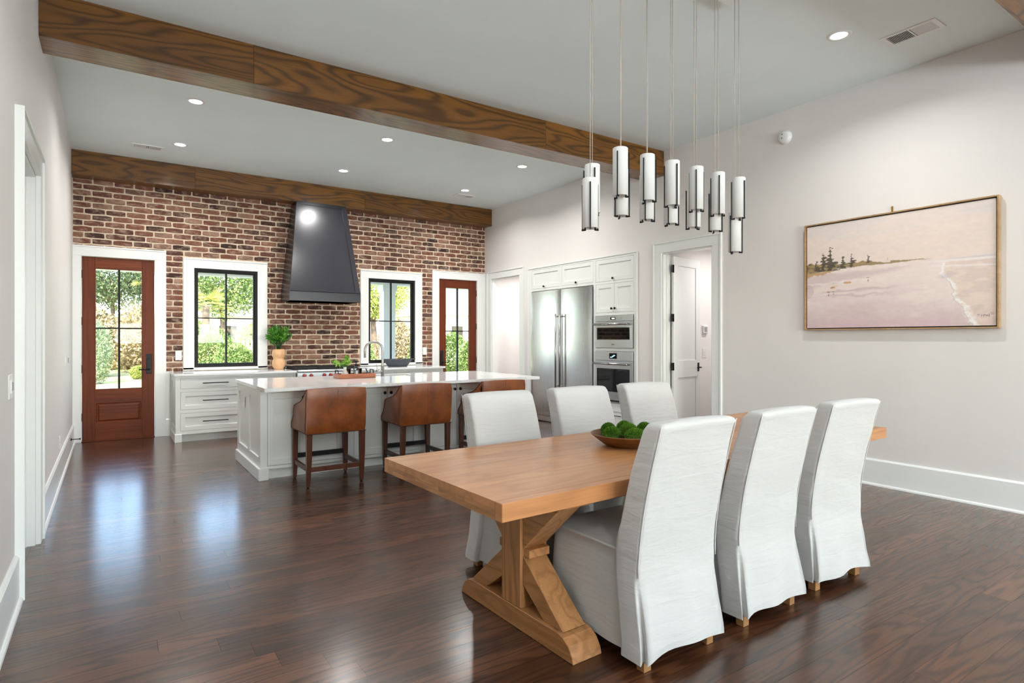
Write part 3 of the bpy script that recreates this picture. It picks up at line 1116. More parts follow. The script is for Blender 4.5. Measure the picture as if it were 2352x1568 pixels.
plate_side(XL, 1, 8.30, 1.155, 0.19, 0.125, 'white switch plate on the left wall near the garden door', 'switch', ((-0.05, 0, 0.015, 0.033, 'plastic'), (0.0, 0, 0.015, 0.033, 'plastic'), (0.05, 0, 0.015, 0.033, 'plastic')))
plate_side(XL, 1, 8.78, 1.145, 0.07, 0.10, 'small white control on the left wall beside the switch plate', 'switch', ((0.0, 0.0, 0.018, 0.03, 'greyplastic'),))
plate_side(XL, 1, 7.43, 0.365, 0.08, 0.125, 'white outlet low on the left wall above the baseboard', 'outlet', ((0, 0.028, 0.016, 0.014, 'plastic'), (0, -0.028, 0.016, 0.014, 'plastic')))
# thermostat and switch in the closet
t = thing('thermostat', 'white thermostat with a grey screen on the closet wall', 'thermostat', (7.135, 5.56, 1.535))
obj('back_plate', B((-0.065, 0.065, -0.006, 0, -0.072, 0.072), bevel=0.003), M['plastic'], t, local=True)
b_ = obj('body', B((-0.048, 0.055, -0.035, -0.006, -0.055, 0.055), bevel=0.006, seg=2), M['plastic'], t, local=True)
obj('screen', B((-0.035, 0.03, -0.037, -0.035, -0.035, 0.035)), M['greyplastic'], b_, local=True)
plate_back(7.14, 1.19, 0.085, 0.135, 'white rocker switch below the thermostat in the closet', y=5.56)

# door stop on the left baseboard
t = thing('door_stop', 'small black door stop on the left baseboard by the garden door', 'door stop', (XL + 0.02, 9.05, 0.165))
obj('base', tube([(0, 0, 0), (0.012, 0, 0)], 0.014, 12), M['blackmetal'], t, local=True, smooth=True)
obj('rod', tube([(0.012, 0, 0), (0.085, 0, 0.0)], 0.005, 8), M['blackmetal'], t, local=True, smooth=True)
obj('bumper', tube([(0.085, 0, 0), (0.10, 0, 0)], 0.010, 10), M['blackmetal'], t, local=True, smooth=True)

# ------------------------------------------------------------------ range hood
HC = 2.80
t = thing('range_hood', 'dark slate tapered range hood mounted on the brick wall', 'range hood', (HC, YB, 1.985))
hb, ht = 0.552, 0.392
yb0, yt0, zb, zm, zt = 9.31, 9.560, 1.985, 2.125, 3.556
def hood_shell():
    bm = bmesh.new()
    yb1 = YB - 0.006
    def ring(hw, yf, z):
        return [bm.verts.new(p) for p in ((HC - hw, yb1, z), (HC - hw, yf, z), (HC + hw, yf, z), (HC + hw, yb1, z))]
    R = [ring(hb, yb0, zb), ring(hb, yb0, zm), ring(hb - 0.004, yb0 + 0.004, zm + 0.004), ring(ht, yt0, zt)]
    for a, b in zip(R[:-1], R[1:]):
        for k in range(4):
            bm.faces.new((a[k], a[(k + 1) % 4], b[(k + 1) % 4], b[k]))
    bm.faces.new(R[-1])
    # hollow underside
    inn = [bm.verts.new(p) for p in ((HC - hb + 0.03, yb1, zb), (HC - hb + 0.03, yb0 + 0.03, zb), (HC + hb - 0.03, yb0 + 0.03, zb), (HC + hb - 0.03, yb1, zb))]
    up = [bm.verts.new((v.co.x, v.co.y, zb + 0.05)) for v in inn]
    for k in range(4):
        bm.faces.new((R[0][k], R[0][(k + 1) % 4], inn[(k + 1) % 4], inn[k]))
        bm.faces.new((inn[k], inn[(k + 1) % 4], up[(k + 1) % 4], up[k]))
    bm.faces.new(up)
    return bm
obj('shell', hood_shell(), M['hood'], t)
# raised border strips on the sloping front
def on_front(u, v, off=0.0):
    """u in -1..1 across, v in 0..1 up the sloping front"""
    z0_, z1_ = zm + 0.004, zt
    hw = (hb - 0.004) * (1 - v) + ht * v
    y = (yb0 + 0.004) * (1 - v) + yt0 * v
    nrm = Vector((0, -(z1_ - z0_), (yt0 - yb0))).normalized()
    p = Vector((HC + u * hw, y, z0_ * (1 - v) + z1_ * v)) + nrm * off
    return p
def strip(u0, u1, v0, v1, su=None):
    bm = bmesh.new()
    c = [(u0[0], v0), (u1[0], v0), (u1[1], v1), (u0[1], v1)]
    lo = [bm.verts.new(on_front(u, v, 0.0005)) for u, v in c]
    hi = [bm.verts.new(on_front(u * 0.998, v, 0.015)) for u, v in c]
    bm.faces.new(hi)
    for k in range(4):
        bm.faces.new((lo[k], lo[(k + 1) % 4], hi[(k + 1) % 4], hi[k]))
    return bm
bw = 0.075
ub, ut = 1 - bw / hb, 1 - bw / ht
obj('border_strip', strip((-1, -1), (-ub, -ut), 0.0, 1.0), M['hood'], t)
obj('border_strip', strip((ub, ut), (1, 1), 0.0, 1.0), M['hood'], t)
obj('border_strip', strip((-ub, -ub), (ub, ub), 0.0, 0.035), M['hood'], t)
obj('border_strip', strip((-ut, -ut), (ut, ut), 0.965, 1.0), M['hood'], t)
obj('filter_panel', B((HC - 0.45, HC + 0.45, 9.40, 9.80, zb + 0.03, zb + 0.045)), M['steel'], t)

# ------------------------------------------------------------------ base cabinets along the brick wall
CF = 9.135   # face frame plane
def pull(parent, x0, x1, y, z):
    bm = tube([(x0, y - 0.032, z), (x1, y - 0.032, z)], 0.006, 8)
    for xx in (x0 + 0.02, x1 - 0.02):
        tube([(xx, y, z), (xx, y - 0.032, z)], 0.0045, 6, bm=bm)
    return obj('bar_pull', bm, M['blackmetal'], parent, smooth=True)
def front(parent, name, x0, x1, z0, z1, y=CF, slab=False, rail=0.055):
    w, h = x1 - x0 - 0.006, z1 - z0 - 0.006
    bm = shaker(w, h, 0.018, rail if not slab else 0.012, 0.012 if not slab else 0.0005)
    place(bm, (x0 + 0.003, y + 0.001, z0 + 0.003))
    return obj(name, bm, M['cabinet'], parent)
t = thing('base_cabinet', 'white drawer cabinet under the left window with black bar pulls', 'cabinet', (1.52, 9.5, 0))
cols = [(0.785, 1.642), (1.684, 2.265)]
zr = [(0.720, 0.866), (0.436, 0.678), (0.151, 0.393)]
obj('face_frame', slab_holes('y', CF, CF + 0.02, 0.742, 2.298, 0.105, 0.894, [(a, b, c, d) for a, b in cols for c, d in zr]), M['cabinet'], t)
obj('body', B((0.742, 2.298, CF + 0.02, YB - 0.008, 0.105, 0.894)), M['cabinet'], t)
obj('end_panel', slab_holes('x', 0.728, 0.742, CF, YB - 0.03, 0.105, 0.894, [(CF + 0.07, YB - 0.1, 0.2, 0.81)]), M['cabinet'], t)
obj('toe_kick', B((0.76, 2.298, CF + 0.06, CF + 0.08, 0, 0.105)), M['cabinet'], t)
obj('plinth_block', B((0.716, 0.803, CF - 0.014, CF + 0.075, 0, 0.112), bevel=0.003), M['cabinet'], t)
obj('plinth_return', B((0.716, 0.742, CF + 0.075, YB - 0.03, 0, 0.112), bevel=0.003), M['cabinet'], t)
for ci, (a, b) in enumerate(cols):
    for zi, (c, d) in enumerate(zr):
        f = front(t, 'drawer', a, b, c, d, slab=(zi == 0))
        m = (a + b) / 2
        pull(f, m - 0.162, m + 0.162, CF, (c + d) / 2)
t = thing('base_cabinet', 'white drawer cabinet under the right window, between the range and the right door', 'cabinet', (4.0, 9.5, 0))
cols = [(3.335, 3.862), (3.900, 4.715)]
obj('face_frame', slab_holes('y', CF, CF + 0.02, 3.298, 4.755, 0.105, 0.894, [(a, b, c, d) for a, b in cols for c, d in zr]), M['cabinet'], t)
obj('body', B((3.298, 4.755, CF + 0.02, YB - 0.008, 0.105, 0.894)), M['cabinet'], t)
obj('toe_kick', B((3.298, 4.73, CF + 0.06, CF + 0.08, 0, 0.105)), M['cabinet'], t)
for ci, (a, b) in enumerate(cols):
    for zi, (c, d) in enumerate(zr):
        f = front(t, 'drawer', a, b, c, d, slab=(zi == 0))
        m = (a + b) / 2
        pull(f, m - 0.162, m + 0.162, CF, (c + d) / 2)
tag(obj('countertop', B((0.712, 2.300, CF - 0.045, YB - 0.008, 0.895, 0.927), bevel=0.003), M['quartz']), 'white quartz worktop below the left window, holding the wooden vase', 'countertop', 'quartz worktops')
tag(obj('countertop', B((3.292, 4.782, CF - 0.045, YB - 0.008, 0.895, 0.927), bevel=0.003), M['quartz']), 'white quartz worktop below the right window, holding the dark oval bowl', 'countertop', 'quartz worktops')

# ------------------------------------------------------------------ range
t = thing('gas_range', 'stainless gas range with red knobs under the dark hood', 'range', (HC, 9.45, 0))
r0, r1 = 2.305, 3.287
obj('body', B((r0, r1, 9.13, YB - 0.01, 0.10, 0.905)), M['steel'], t)
obj('oven_door', B((r0 + 0.03, r1 - 0.03, 9.10, 9.13, 0.20, 0.76), bevel=0.004), M['steel'], t)
obj('door_handle', tube([(r0 + 0.06, 9.04, 0.72), (r1 - 0.06, 9.04, 0.72)], 0.014, 12), M['chrome'], t, smooth=True)
for xx in (r0 + 0.1, r1 - 0.1):
    obj('handle_post', tube([(xx, 9.10, 0.72), (xx, 9.04, 0.72)], 0.008), M['chrome'], t, smooth=True)
obj('toe_panel', B((r0 + 0.02, r1 - 0.02, 9.17, 9.19, 0.0, 0.10)), M['steel'], t)
obj('control_panel', B((r0, r1, 9.085, 9.14, 0.80, 0.893), bevel=0.006), M['steel'], t)
obj('bullnose', B((r0, r1, 9.06, 9.16, 0.898, 0.935), bevel=0.014, seg=3), M['steel'], t)
obj('cooktop', B((r0 + 0.005, r1 - 0.005, 9.16, YB - 0.02, 0.905, 0.932)), M['blackiron'], t)
for k in range(3):
    gx0 = r0 + 0.02 + k * 0.316
    gx1 = gx0 + 0.309
    bm = bmesh.new()
    for yy in np.linspace(9.19, YB - 0.06, 7):
        merge(bm, B((gx0, gx1, yy - 0.007, yy + 0.007, 0.942, 0.966)))
    for xx in (gx0 + 0.007, (gx0 + gx1) / 2, gx1 - 0.007):
        merge(bm, B((xx - 0.007, xx + 0.007, 9.183, YB - 0.053, 0.931, 0.966)))
    obj('grate', bm, M['blackiron'], t)
obj('back_riser', B((r0, r1, YB - 0.05, YB - 0.012, 0.932, 0.958)), M['steel'], t)
M['redknob'] = simple('red_knob', S(150, 24, 22), 0.25, coat=0.5)
for xx in (2.405, 2.505, 2.70, 2.80, 2.99, 3.09, 3.19):
    o = obj('knob', lathe([(0.024, 0), (0.027, 0.006), (0.022, 0.03), (0.0, 0.034)], 20), M['redknob'], t, smooth=True, local=True)
    o.matrix_basis = wmat(t).inverted() @ (Matrix.Translation((xx, 9.085, 0.845)) @ Matrix.Rotation(PI / 2, 4, 'X'))
    z = obj('bezel', lathe([(0.030, 0.0), (0.034, 0.0), (0.033, 0.008), (0.028, 0.009)], 20), M['chrome'], o, smooth=True, local=True)

# ------------------------------------------------------------------ island
IF = 6.222
t = thing('kitchen_island', 'white panelled kitchen island behind the three leather stools', 'island', (2.78, 6.85, 0))
idoors = [(1.292, 1.668), (1.672, 2.048), (2.168, 2.545), (2.549, 2.926), (3.046, 3.423), (3.427, 3.804), (3.924, 4.27)]
holes = [(1.290, 2.050, 0.135, 0.862), (2.166, 2.928, 0.135, 0.862), (3.044, 3.806, 0.135, 0.862), (3.922, 4.272, 0.135, 0.862)]
obj('face_frame', slab_holes('y', IF, IF + 0.02, 1.240, 4.33, 0.105, 0.894, holes), M['cabinet'], t)
obj('body', B((1.240, 4.33, IF + 0.021, 7.480, 0.105, 0.70)), M['cabinet'], t)
obj('upper_body', slab_holes('z', 0.70, 0.894, 1.240, 4.33, IF + 0.021, 7.480, [(2.40, 3.34, 7.03, 7.47)]), M['cabinet'], t)
obj('end_panel', slab_holes('x', 1.224, 1.240, IF - 0.004, 7.490, 0.105, 0.894, [(6.315, 6.79, 0.217, 0.805), (6.875, 7.39, 0.217, 0.805)]), M['cabinet'], t)
obj('plinth', B((1.205, 1.240, IF + 0.10, 7.505, 0, 0.122), bevel=0.004), M['cabinet'], t)
obj('corner_block', B((1.205, 1.300, IF - 0.016, IF + 0.10, 0, 0.122), bevel=0.004), M['cabinet'], t)
obj('corner_block', B((4.27, 4.345, IF - 0.016, IF + 0.10, 0, 0.122), bevel=0.004), M['cabinet'], t)
obj('toe_kick', B((1.300, 4.27, IF + 0.065, IF + 0.08, 0, 0.105)), M['cabinet'], t)
for k, (a, b) in enumerate(idoors):
    f = front(t, 'door', a - 0.002, b + 0.002, 0.135, 0.862, y=IF, rail=0.06)
    xk = b - 0.034 if k in (0, 2, 4) else a + 0.034
    o = obj('knob', lathe([(0.006, 0), (0.006, 0.014), (0.015, 0.018), (0.017, 0.026), (0.013, 0.031), (0, 0.032)], 16), M['blackmetal'], f, smooth=True, local=True)
    o.matrix_basis = wmat(f).inverted() @ (Matrix.Translation((xk, IF, 0.805)) @ Matrix.Rotation(PI / 2, 4, 'X'))
bm = slab_holes('z', 0.897, 0.930, 1.205, 4.436, 5.930, 7.528, [(2.46, 3.26, 7.10, 7.44)])
bmesh.ops.recalc_face_normals(bm, faces=bm.faces)
tag(obj('island_countertop', bm, M['quartz']), 'long white quartz top of the kitchen island with a sink cut-out', 'countertop', 'quartz worktops')
t = thing('sink', 'stainless undermount sink set in the island top', 'sink', (2.86, 7.27, 0.72))
bm = bmesh.new()
x0, x1, y0, y1 = 2.45, 3.27, 7.09, 7.45
ring = lambda i, z: [bm.verts.new(p) for p in ((x0 + i, y0 + i, z), (x1 - i, y0 + i, z), (x1 - i, y1 - i, z), (x0 + i, y1 - i, z))]
R = [ring(0, 0.896), ring(0.012, 0.896), ring(0.02, 0.74), ring(0.05, 0.722)]
for a, b in zip(R[:-1], R[1:]):
    for k in range(4):
        bm.faces.new((a[k], a[(k + 1) % 4], b[(k + 1) % 4], b[k]))
bm.faces.new(R[-1])
obj('basin', bm, M['nickel'], t)
obj('drain', lathe([(0, 0.004), (0.03, 0.004), (0.045, 0.006), (0.05, 0.0)], 24, (2.86, 7.27, 0.722)), M['chrome'], t, smooth=True)
plate = thing('wall_outlet', 'small white outlet on the end panel of the kitchen island', 'outlet', (1.236, 7.13, 0.695), rz=-PI / 2)
obj('cover_plate', B((-0.04, 0.04, -0.006, 0.0, -0.06, 0.06), bevel=0.003), M['plastic'], plate, local=True)
for dz in (-0.026, 0.026):
    obj('socket', B((-0.016, 0.016, -0.009, -0.006, dz - 0.014, dz + 0.014), bevel=0.002), M['plastic'], plate, local=True)

# faucet: high arc turned to the left
t = thing('kitchen_faucet', 'tall arched brushed-nickel faucet on the island', 'faucet', (2.817, 7.035, 0.930))
d = Vector((-0.86, 0.42, 0)).normalized()
pts = [(0, 0, 0.02), (0, 0, 0.12), (0, 0, 0.20), (0, 0, 0.30)]
R_ = 0.108
for a in np.linspace(0, PI, 15)[1:]:
    pts.append(tuple(d * (R_ - R_ * math.cos(a)) + Vector((0, 0, 0.325 + R_ * math.sin(a)))))
pts.append(tuple(d * (2 * R_) + Vector((0, 0, 0.235))))
obj('spout', tube(pts, 0.0145, 14), M['nickel'], t, smooth=True, local=True)
obj('base', lathe([(0.027, 0), (0.027, 0.006), (0.022, 0.010), (0.022, 0.125), (0.016, 0.132)], 20), M['nickel'], t, smooth=True, local=True)
e = Vector((-0.95, -0.2, 0)).normalized()
hv = obj('valve', tube([tuple(e * 0.0 + Vector((0, 0, 0.075))), tuple(e * 0.085 + Vector((0, 0, 0.075)))], 0.019, 16), M['nickel'], t, smooth=True, local=True)
obj('lever', tube([tuple(e * 0.075 + Vector((0, 0, 0.085))), tuple(e * 0.092 + Vector((0, 0, 0.155)))], 0.0045, 8), M['nickel'], hv, smooth=True, local=True)
sw = thing('air_switch', 'small round nickel button on the island right of the sink', 'button', (3.165, 7.045, 0.930))
obj('collar', lathe([(0.024, 0), (0.024, 0.006), (0.016, 0.008)], 20), M['nickel'], sw, smooth=True, local=True)
obj('push_button', lathe([(0.016, 0.006), (0.014, 0.014), (0, 0.015)], 20), M['chrome'], sw, smooth=True, local=True)

# ------------------------------------------------------------------ built-in wall of tall cabinets on the right
XF = 6.046
t = thing('built_in_cabinet', 'white built-in cabinet wall around the refrigerator and ovens', 'cabinet', (6.2, 7.12, 0))
up = [(7.533, 8.304, 2.257, 2.575), (6.734, 7.487, 2.257, 2.572), (5.893, 6.674, 2.248, 2.568)]
dbl = [(6.286, 6.674, 1.786, 2.206), (5.893, 6.282, 1.786, 2.206)]
low = (5.893, 6.674, 0.13, 0.402)
fr_h = [(6.722, 8.316, 0.0, 2.212), (5.890, 6.677, 1.266, 1.742), (5.890, 6.677, 0.474, 1.222), (5.890, 6.677, 1.783, 2.209), (5.890, 6.677, 0.127, 0.405)] + \
       [(a - 0.003, b + 0.003, c - 0.003, d + 0.003) for a, b, c, d in up]
obj('face_frame', slab_holes('x', XF, XF + 0.022, 5.836, 8.418, 0, 2.610, fr_h), M['cabinet'], t)
obj('carcass', slab_holes('x', XF + 0.022, 6.74, 5.845, 8.409, 0, 2.60, fr_h[:3]), M['cabinet'], t)
obj('back_panel', B((6.74, 6.76, 5.845, 8.409, 0, 2.60)), M['cabinet'], t)
obj('top_band', B((XF - 0.010, XF + 0.02, 5.828, 8.426, 2.600, 2.618), bevel=0.003), M['cabinet'], t)
for ya, yb in ((5.828, 5.842), (8.412, 8.426)):
    obj('side_band', B((XF - 0.010, XF + 0.02, ya, yb, 0.0, 2.600), bevel=0.003), M['cabinet'], t)
def rknob(parent, y, z):
    o = obj('knob', lathe([(0.006, 0), (0.006, 0.014), (0.015, 0.018), (0.018, 0.026), (0.013, 0.032), (0, 0.033)], 16), M['blackmetal'], parent, smooth=True, local=True)
    o.matrix_basis = wmat(parent).inverted() @ (Matrix.Translation((XF, y, z)) @ Matrix.Rotation(-PI / 2, 4, 'Y'))
for k, (a, b, c, d) in enumerate(up):
    f = obj('door', on_right(shaker(b - a, d - c, 0.018, 0.058, 0.012), XF + 0.001, b, c), M['cabinet'], t)
    rknob(f, (7.945, 7.115, 6.295)[k], 2.281)
for k, (a, b, c, d) in enumerate(dbl):
    f = obj('door', on_right(shaker(b - a, d - c, 0.018, 0.058, 0.012), XF + 0.001, b, c), M['cabinet'], t)
    rknob(f, (6.318, 6.250)[k], 1.842)
a, b, c, d = low
f = obj('drawer', on_right(shaker(b - a, d - c, 0.018, 0.055, 0.008), XF + 0.001, b, c), M['cabinet'], t)
bm = tube([(XF - 0.03, 6.12, 0.29), (XF - 0.03, 6.45, 0.29)], 0.006)
for yy in (6.14, 6.43):
    tube([(XF, yy, 0.29), (XF - 0.03, yy, 0.29)], 0.0045, 6, bm=bm)
obj('bar_pull', bm, M['blackmetal'], f, smooth=True)

# refrigerator: two gently bowed steel doors
t = thing('refrigerator', 'tall stainless two-door refrigerator built into the white cabinets', 'refrigerator', (6.35, 7.52, 0))
obj('body', B((6.060, 6.72, 6.732, 8.306, 0.02, 2.205)), M['steel'], t)
SPL = 7.482
for (ya, yb) in ((6.738, SPL - 0.003), (SPL + 0.003, 8.300)):
    bm = bmesh.new()
    ny, nz = 14, 6
    V = {}
    for i in range(ny + 1):
        for j in range(nz + 1):
            u, v = i / ny, j / nz
            bow = 0.012 * (1 - (2 * u - 1) ** 2) + 0.004 * (1 - (2 * v - 1) ** 4)
            edge = 0.004 if i in (0, ny) else 0.0
            V[i, j] = bm.verts.new((6.022 - bow + edge, ya + u * (yb - ya), 0.125 + v * (2.195 - 0.125)))
    for i in range(ny):
        for j in range(nz):
            bm.faces.new((V[i, j], V[i + 1, j], V[i + 1, j + 1], V[i, j + 1]))
    rim = [V[i, 0] for i in range(ny + 1)] + [V[ny, j] for j in range(1, nz + 1)] + [V[i, nz] for i in range(ny - 1, -1, -1)] + [V[0, j] for j in range(nz - 1, 0, -1)]
    bk = [bm.verts.new((6.058, v.co.y, v.co.z)) for v in rim]
    n = len(rim)
    for k in range(n):
        bm.faces.new((rim[k], rim[(k + 1) % n], bk[(k + 1) % n], bk[k]))
    bm.faces.new(bk)
    dr = obj('door', bm, M['steel_v'], t)
    smooth_by_angle(dr, 30)
    yh = SPL - 0.052 if ya < 7 else SPL + 0.052
    bm = tube([(5.955, yh, 0.60), (5.955, yh, 1.80)], 0.0135, 14)
    for zz in (0.64, 1.76):
        tube([(6.015, yh, zz), (5.955, yh, zz)], 0.010, 10, bm=bm)
    obj('handle', bm, M['nickel'], dr, smooth=True)
obj('kick_grille', B((6.045, 6.06, 6.74, 8.30, 0.02, 0.112), bevel=0.003), M['steel'], t)

# microwave drawer-style oven and wall oven
def oven(name, label, z0, z1, zc, gz0, gz1, hz, disp):
    t = thing(name, label, 'oven', (6.2, 6.283, z0))
    ya, yb = 5.896, 6.671
    obj('body', B((6.066, 6.66, ya + 0.01, yb - 0.01, z0 + 0.005, z1 - 0.005)), M['darkgap'], t)
    cp = obj('control_panel', B((6.026, 6.060, ya, yb, zc + 0.002, z1), bevel=0.003), M['steel'], t)
    dr = obj('door', slab_holes('x', 6.026, 6.060, ya, yb, z0, zc - 0.002, [(5.946, 6.620, gz0, gz1)]), M['steel'], t)
    obj('window_pane', B((6.030, 6.036, 5.946, 6.620, gz0, gz1)), M['blackglass'], dr)
    obj('window_rim', slab_holes('x', 6.020, 6.027, 5.940, 6.626, gz0 - 0.006, gz1 + 0.006, [(5.948, 6.618, gz0 + 0.002, gz1 - 0.002)]), M['chrome'], dr)
    bm = tube([(5.968, 5.945, hz), (5.968, 6.650, hz)], 0.0155, 14)
    obj('handle', bm, M['chrome'], dr, smooth=True)
    for yy in (5.965, 6.63):
        obj('handle_post', tube([(6.03, yy, hz), (5.968, yy, hz)], 0.015, 10), M['nickel'], dr, smooth=True)
    a, b, c, d = disp
    sc = obj('display', B((6.022, 6.027, a, b, c, d)), M['blackglass'], cp)
    return t, sc, dr, cp
t, sc, dr, cp = oven('microwave_oven', 'stainless built-in microwave oven above the wall oven', 1.270, 1.738, 1.651, 1.390, 1.562, 1.612, (6.235, 6.335, 1.676, 1.714))
M['clock'] = emit('clock_digits', (0.95, 0.97, 1.0, 1), 2.0)
for k in range(4):
    yy = 6.305 - k * 0.014 - (0.006 if k > 1 else 0)
    obj('digit', B((6.0205, 6.022, yy - 0.009, yy, 1.686, 1.704)), M['clock'], sc)
bm = bmesh.new()
for k in range(9):
    for side in (6.37 + k * 0.026, 6.20 - k * 0.026):
        for zz in (1.684, 1.704):
            merge(bm, B((6.0255, 6.0262, side - 0.004, side + 0.004, zz - 0.002, zz + 0.002)))
obj('key_marks', bm, M['greyplastic'], cp, kind='stuff')
# maker's badge, a small bright plate with raised letters
bd = obj('badge', B((6.0235, 6.0265, 6.255, 6.312, 1.310, 1.326), bevel=0.001), M['chrome'], dr)
t, sc, dr, cp = oven('wall_oven', 'stainless wall oven with dark glass and a blue display', 0.478, 1.217, 1.082, 0.632, 0.968, 1.040, (6.207, 6.358, 1.112, 1.192))
obj('vent_strip', B((6.024, 6.027, 5.90, 6.667, 0.490, 0.512)), M['darkgap'], dr)
M['bluelight'] = emit('display_blue', (0.12, 0.5, 1.0, 1), 1.6)
for a, b, c, d in ((6.29, 6.338, 1.128, 1.138), (6.275, 6.30, 1.142, 1.152), (6.262, 6.272, 1.140, 1.166), (6.235, 6.252, 1.156, 1.164), (6.252, 6.256, 1.150, 1.168)):
    obj('display_mark', B((6.0205, 6.022, a, b, c, d)), M['bluelight'], sc)

# ------------------------------------------------------------------ dining table
TC, TR = (2.89, 2.49), math.radians(1.8)
t = thing('dining_table', 'long natural-oak trestle dining table with thick top', 'table', (TC[0], TC[1], 0), rz=TR)
TL2, TW2, TZ0, TZ1 = 1.67, 0.545, 0.6965, 0.769
bz = 0.738
ys = [-TW2 + 0.05, -0.335, -0.185, -0.02, 0.13, 0.30, TW2 - 0.05]
for a, b in zip(ys[:-1], ys[1:]):
    obj('top_board', B((-TL2, TL2, a + 0.0003, b - 0.0003, bz, TZ1)), M['oak'], t, local=True)
for a, b in ((-TW2, -TW2 + 0.05), (TW2 - 0.05, TW2)):
    obj('edge_board', B((-TL2, TL2, a, b, TZ0, TZ1), bevel=0.002), M['oak'], t, local=True)
rr = random.Random(5)
for sx in (-1, 1):
    for z0, z1 in ((TZ0, TZ0 + 0.0205), (TZ0 + 0.021, bz - 0.0005)):
        y = -TW2 + 0.05
        while y < TW2 - 0.051:
            y2 = min(y + rr.uniform(0.07, 0.24), TW2 - 0.05)
            if TW2 - 0.05 - y2 < 0.05:
                y2 = TW2 - 0.05
            a, b = sorted((sx * TL2, sx * (TL2 - 0.06)))
            obj('end_block', B((a, b, y + 0.0003, y2 - 0.0003, z0, z1)), M['oak_y'], t, local=True)
            y = y2
obj('under_frame', slab_holes('z', TZ0 + 0.004, bz - 0.001, -TL2 + 0.061, TL2 - 0.061, -TW2 + 0.051, TW2 - 0.051, [(-1.3, 1.3, -0.40, 0.40)]), M['oak'], t, local=True)
obj('rail', B((-1.08, 1.08, -0.045, 0.045, 0.585, TZ0), bevel=0.003), M['oak'], t, local=True)
def trestle(cx):
    w = 0.085
    oy = -0.035
    foot = [(-0.462, 0.0), (-0.455, 0.03), (-0.43, 0.068), (-0.395, 0.092), (-0.35, 0.101), (0.35, 0.101), (0.395, 0.092), (0.43, 0.068), (0.455, 0.03), (0.462, 0.0)]
    obj('foot', prism([(a + oy, b) for a, b in foot], 'x', cx - w, cx + w, 0.003, 1), M['oak_y'], t, local=True)
    cleat = [(-0.43, TZ0), (-0.40, TZ0 - 0.045), (0.40, TZ0 - 0.045), (0.43, TZ0)]
    obj('cleat', prism([(a + oy, b) for a, b in cleat[::-1]], 'x', cx - 0.07, cx + 0.07), M['oak_y'], t, local=True)
    obj('post', B((cx - 0.082, cx + 0.082, oy - 0.079, oy + 0.079, 0.101, TZ0 - 0.045), bevel=0.003), M['oak_z'], t, local=True)
    h = 0.066
    for s in (-1, 1):
        lo = [(s * 0.079, 0.355), (s * 0.079, 0.215), (s * 0.235, 0.101), (s * 0.375, 0.101)]
        hi = [(s * 0.079, 0.385), (s * 0.079, 0.535), (s * 0.20, TZ0 - 0.045), (s * 0.365, TZ0 - 0.045)]
        obj('lower_brace', prism([(a + oy, b) for a, b in lo], 'x', cx - h, cx + h, 0.0025, 1), M['oak_y'], t, local=True)
        obj('upper_brace', prism([(a + oy, b) for a, b in hi], 'x', cx - h, cx + h, 0.0025, 1), M['oak_y'], t, local=True)
        a, b = sorted((s * 0.079 + oy, s * 0.125 + oy))
        obj('brace_pad', B((cx - h + 0.004, cx + h - 0.004, a, b, 0.350, 0.390), bevel=0.002), M['oak_y'], t, local=True)
trestle(-1.180)
trestle(1.180)

# ------------------------------------------------------------------ slip-covered dining chairs
def lerp_tab(tab, z):
    """smooth curve through a table of (z, value)"""
    zs = [q[0] for q in tab]
    vals = [q[1] for q in tab]
    if z <= zs[0]:
        return vals[0]
    if z >= zs[-1]:
        return vals[-1]
    i = max(k for k in range(len(zs)) if zs[k] <= z)
    i = min(i, len(zs) - 2)
    h = zs[i + 1] - zs[i]
    u = (z - zs[i]) / h
    m0 = (vals[i + 1] - vals[i - 1]) / (zs[i + 1] - zs[i - 1]) * h if i > 0 else vals[i + 1] - vals[i]
    m1 = (vals[i + 2] - vals[i]) / (zs[i + 2] - zs[i]) * h if i + 2 < len(zs) else vals[i + 1] - vals[i]
    return (2 * u ** 3 - 3 * u * u + 1) * vals[i] + (u ** 3 - 2 * u * u + u) * m0 + (-2 * u ** 3 + 3 * u * u) * vals[i + 1] + (u ** 3 - u * u) * m1
YO = [(0.04, -0.340), (0.2, -0.318), (0.42, -0.297), (0.62, -0.315), (0.85, -0.364), (1.06, -0.420)]
YI = [(0.04, -0.20), (0.45, -0.150), (0.62, -0.182), (0.85, -0.246), (1.06, -0.318)]
HW = [(0.04, 0.272), (0.2, 0.263), (0.45, 0.255), (0.75, 0.251), (1.06, 0.247)]

def rrect(x0, x1, y0, y1, r, nc=7, ns=14):
    """rounded rectangle, counter-clockwise from the outer-left corner; returns pts and corner tags"""
    pts, tg = [], []
    cs = [((x0 + r, y0 + r), PI, 1), ((x1 - r, y0 + r), 1.5 * PI, 2), ((x1 - r, y1 - r), 0.0, 3), ((x0 + r, y1 - r), 0.5 * PI, 4)]
    for ci, ((cx, cy), a0, tagc) in enumerate(cs):
        for k in range(nc):
            a = a0 + 0.5 * PI * k / (nc - 1)
            pts.append((cx + r * math.cos(a), cy + r * math.sin(a)))
            tg.append((tagc, k / (nc - 1)))
        (nx, ny), na, _ = cs[(ci + 1) % 4]
        p = pts[-1]
        q = (nx + r * math.cos(na), ny + r * math.sin(na))
        for k in range(1, ns):
            u = k / ns
            pts.append((p[0] + (q[0] - p[0]) * u, p[1] + (q[1] - p[1]) * u))
            tg.append((0, u))
    return pts, tg

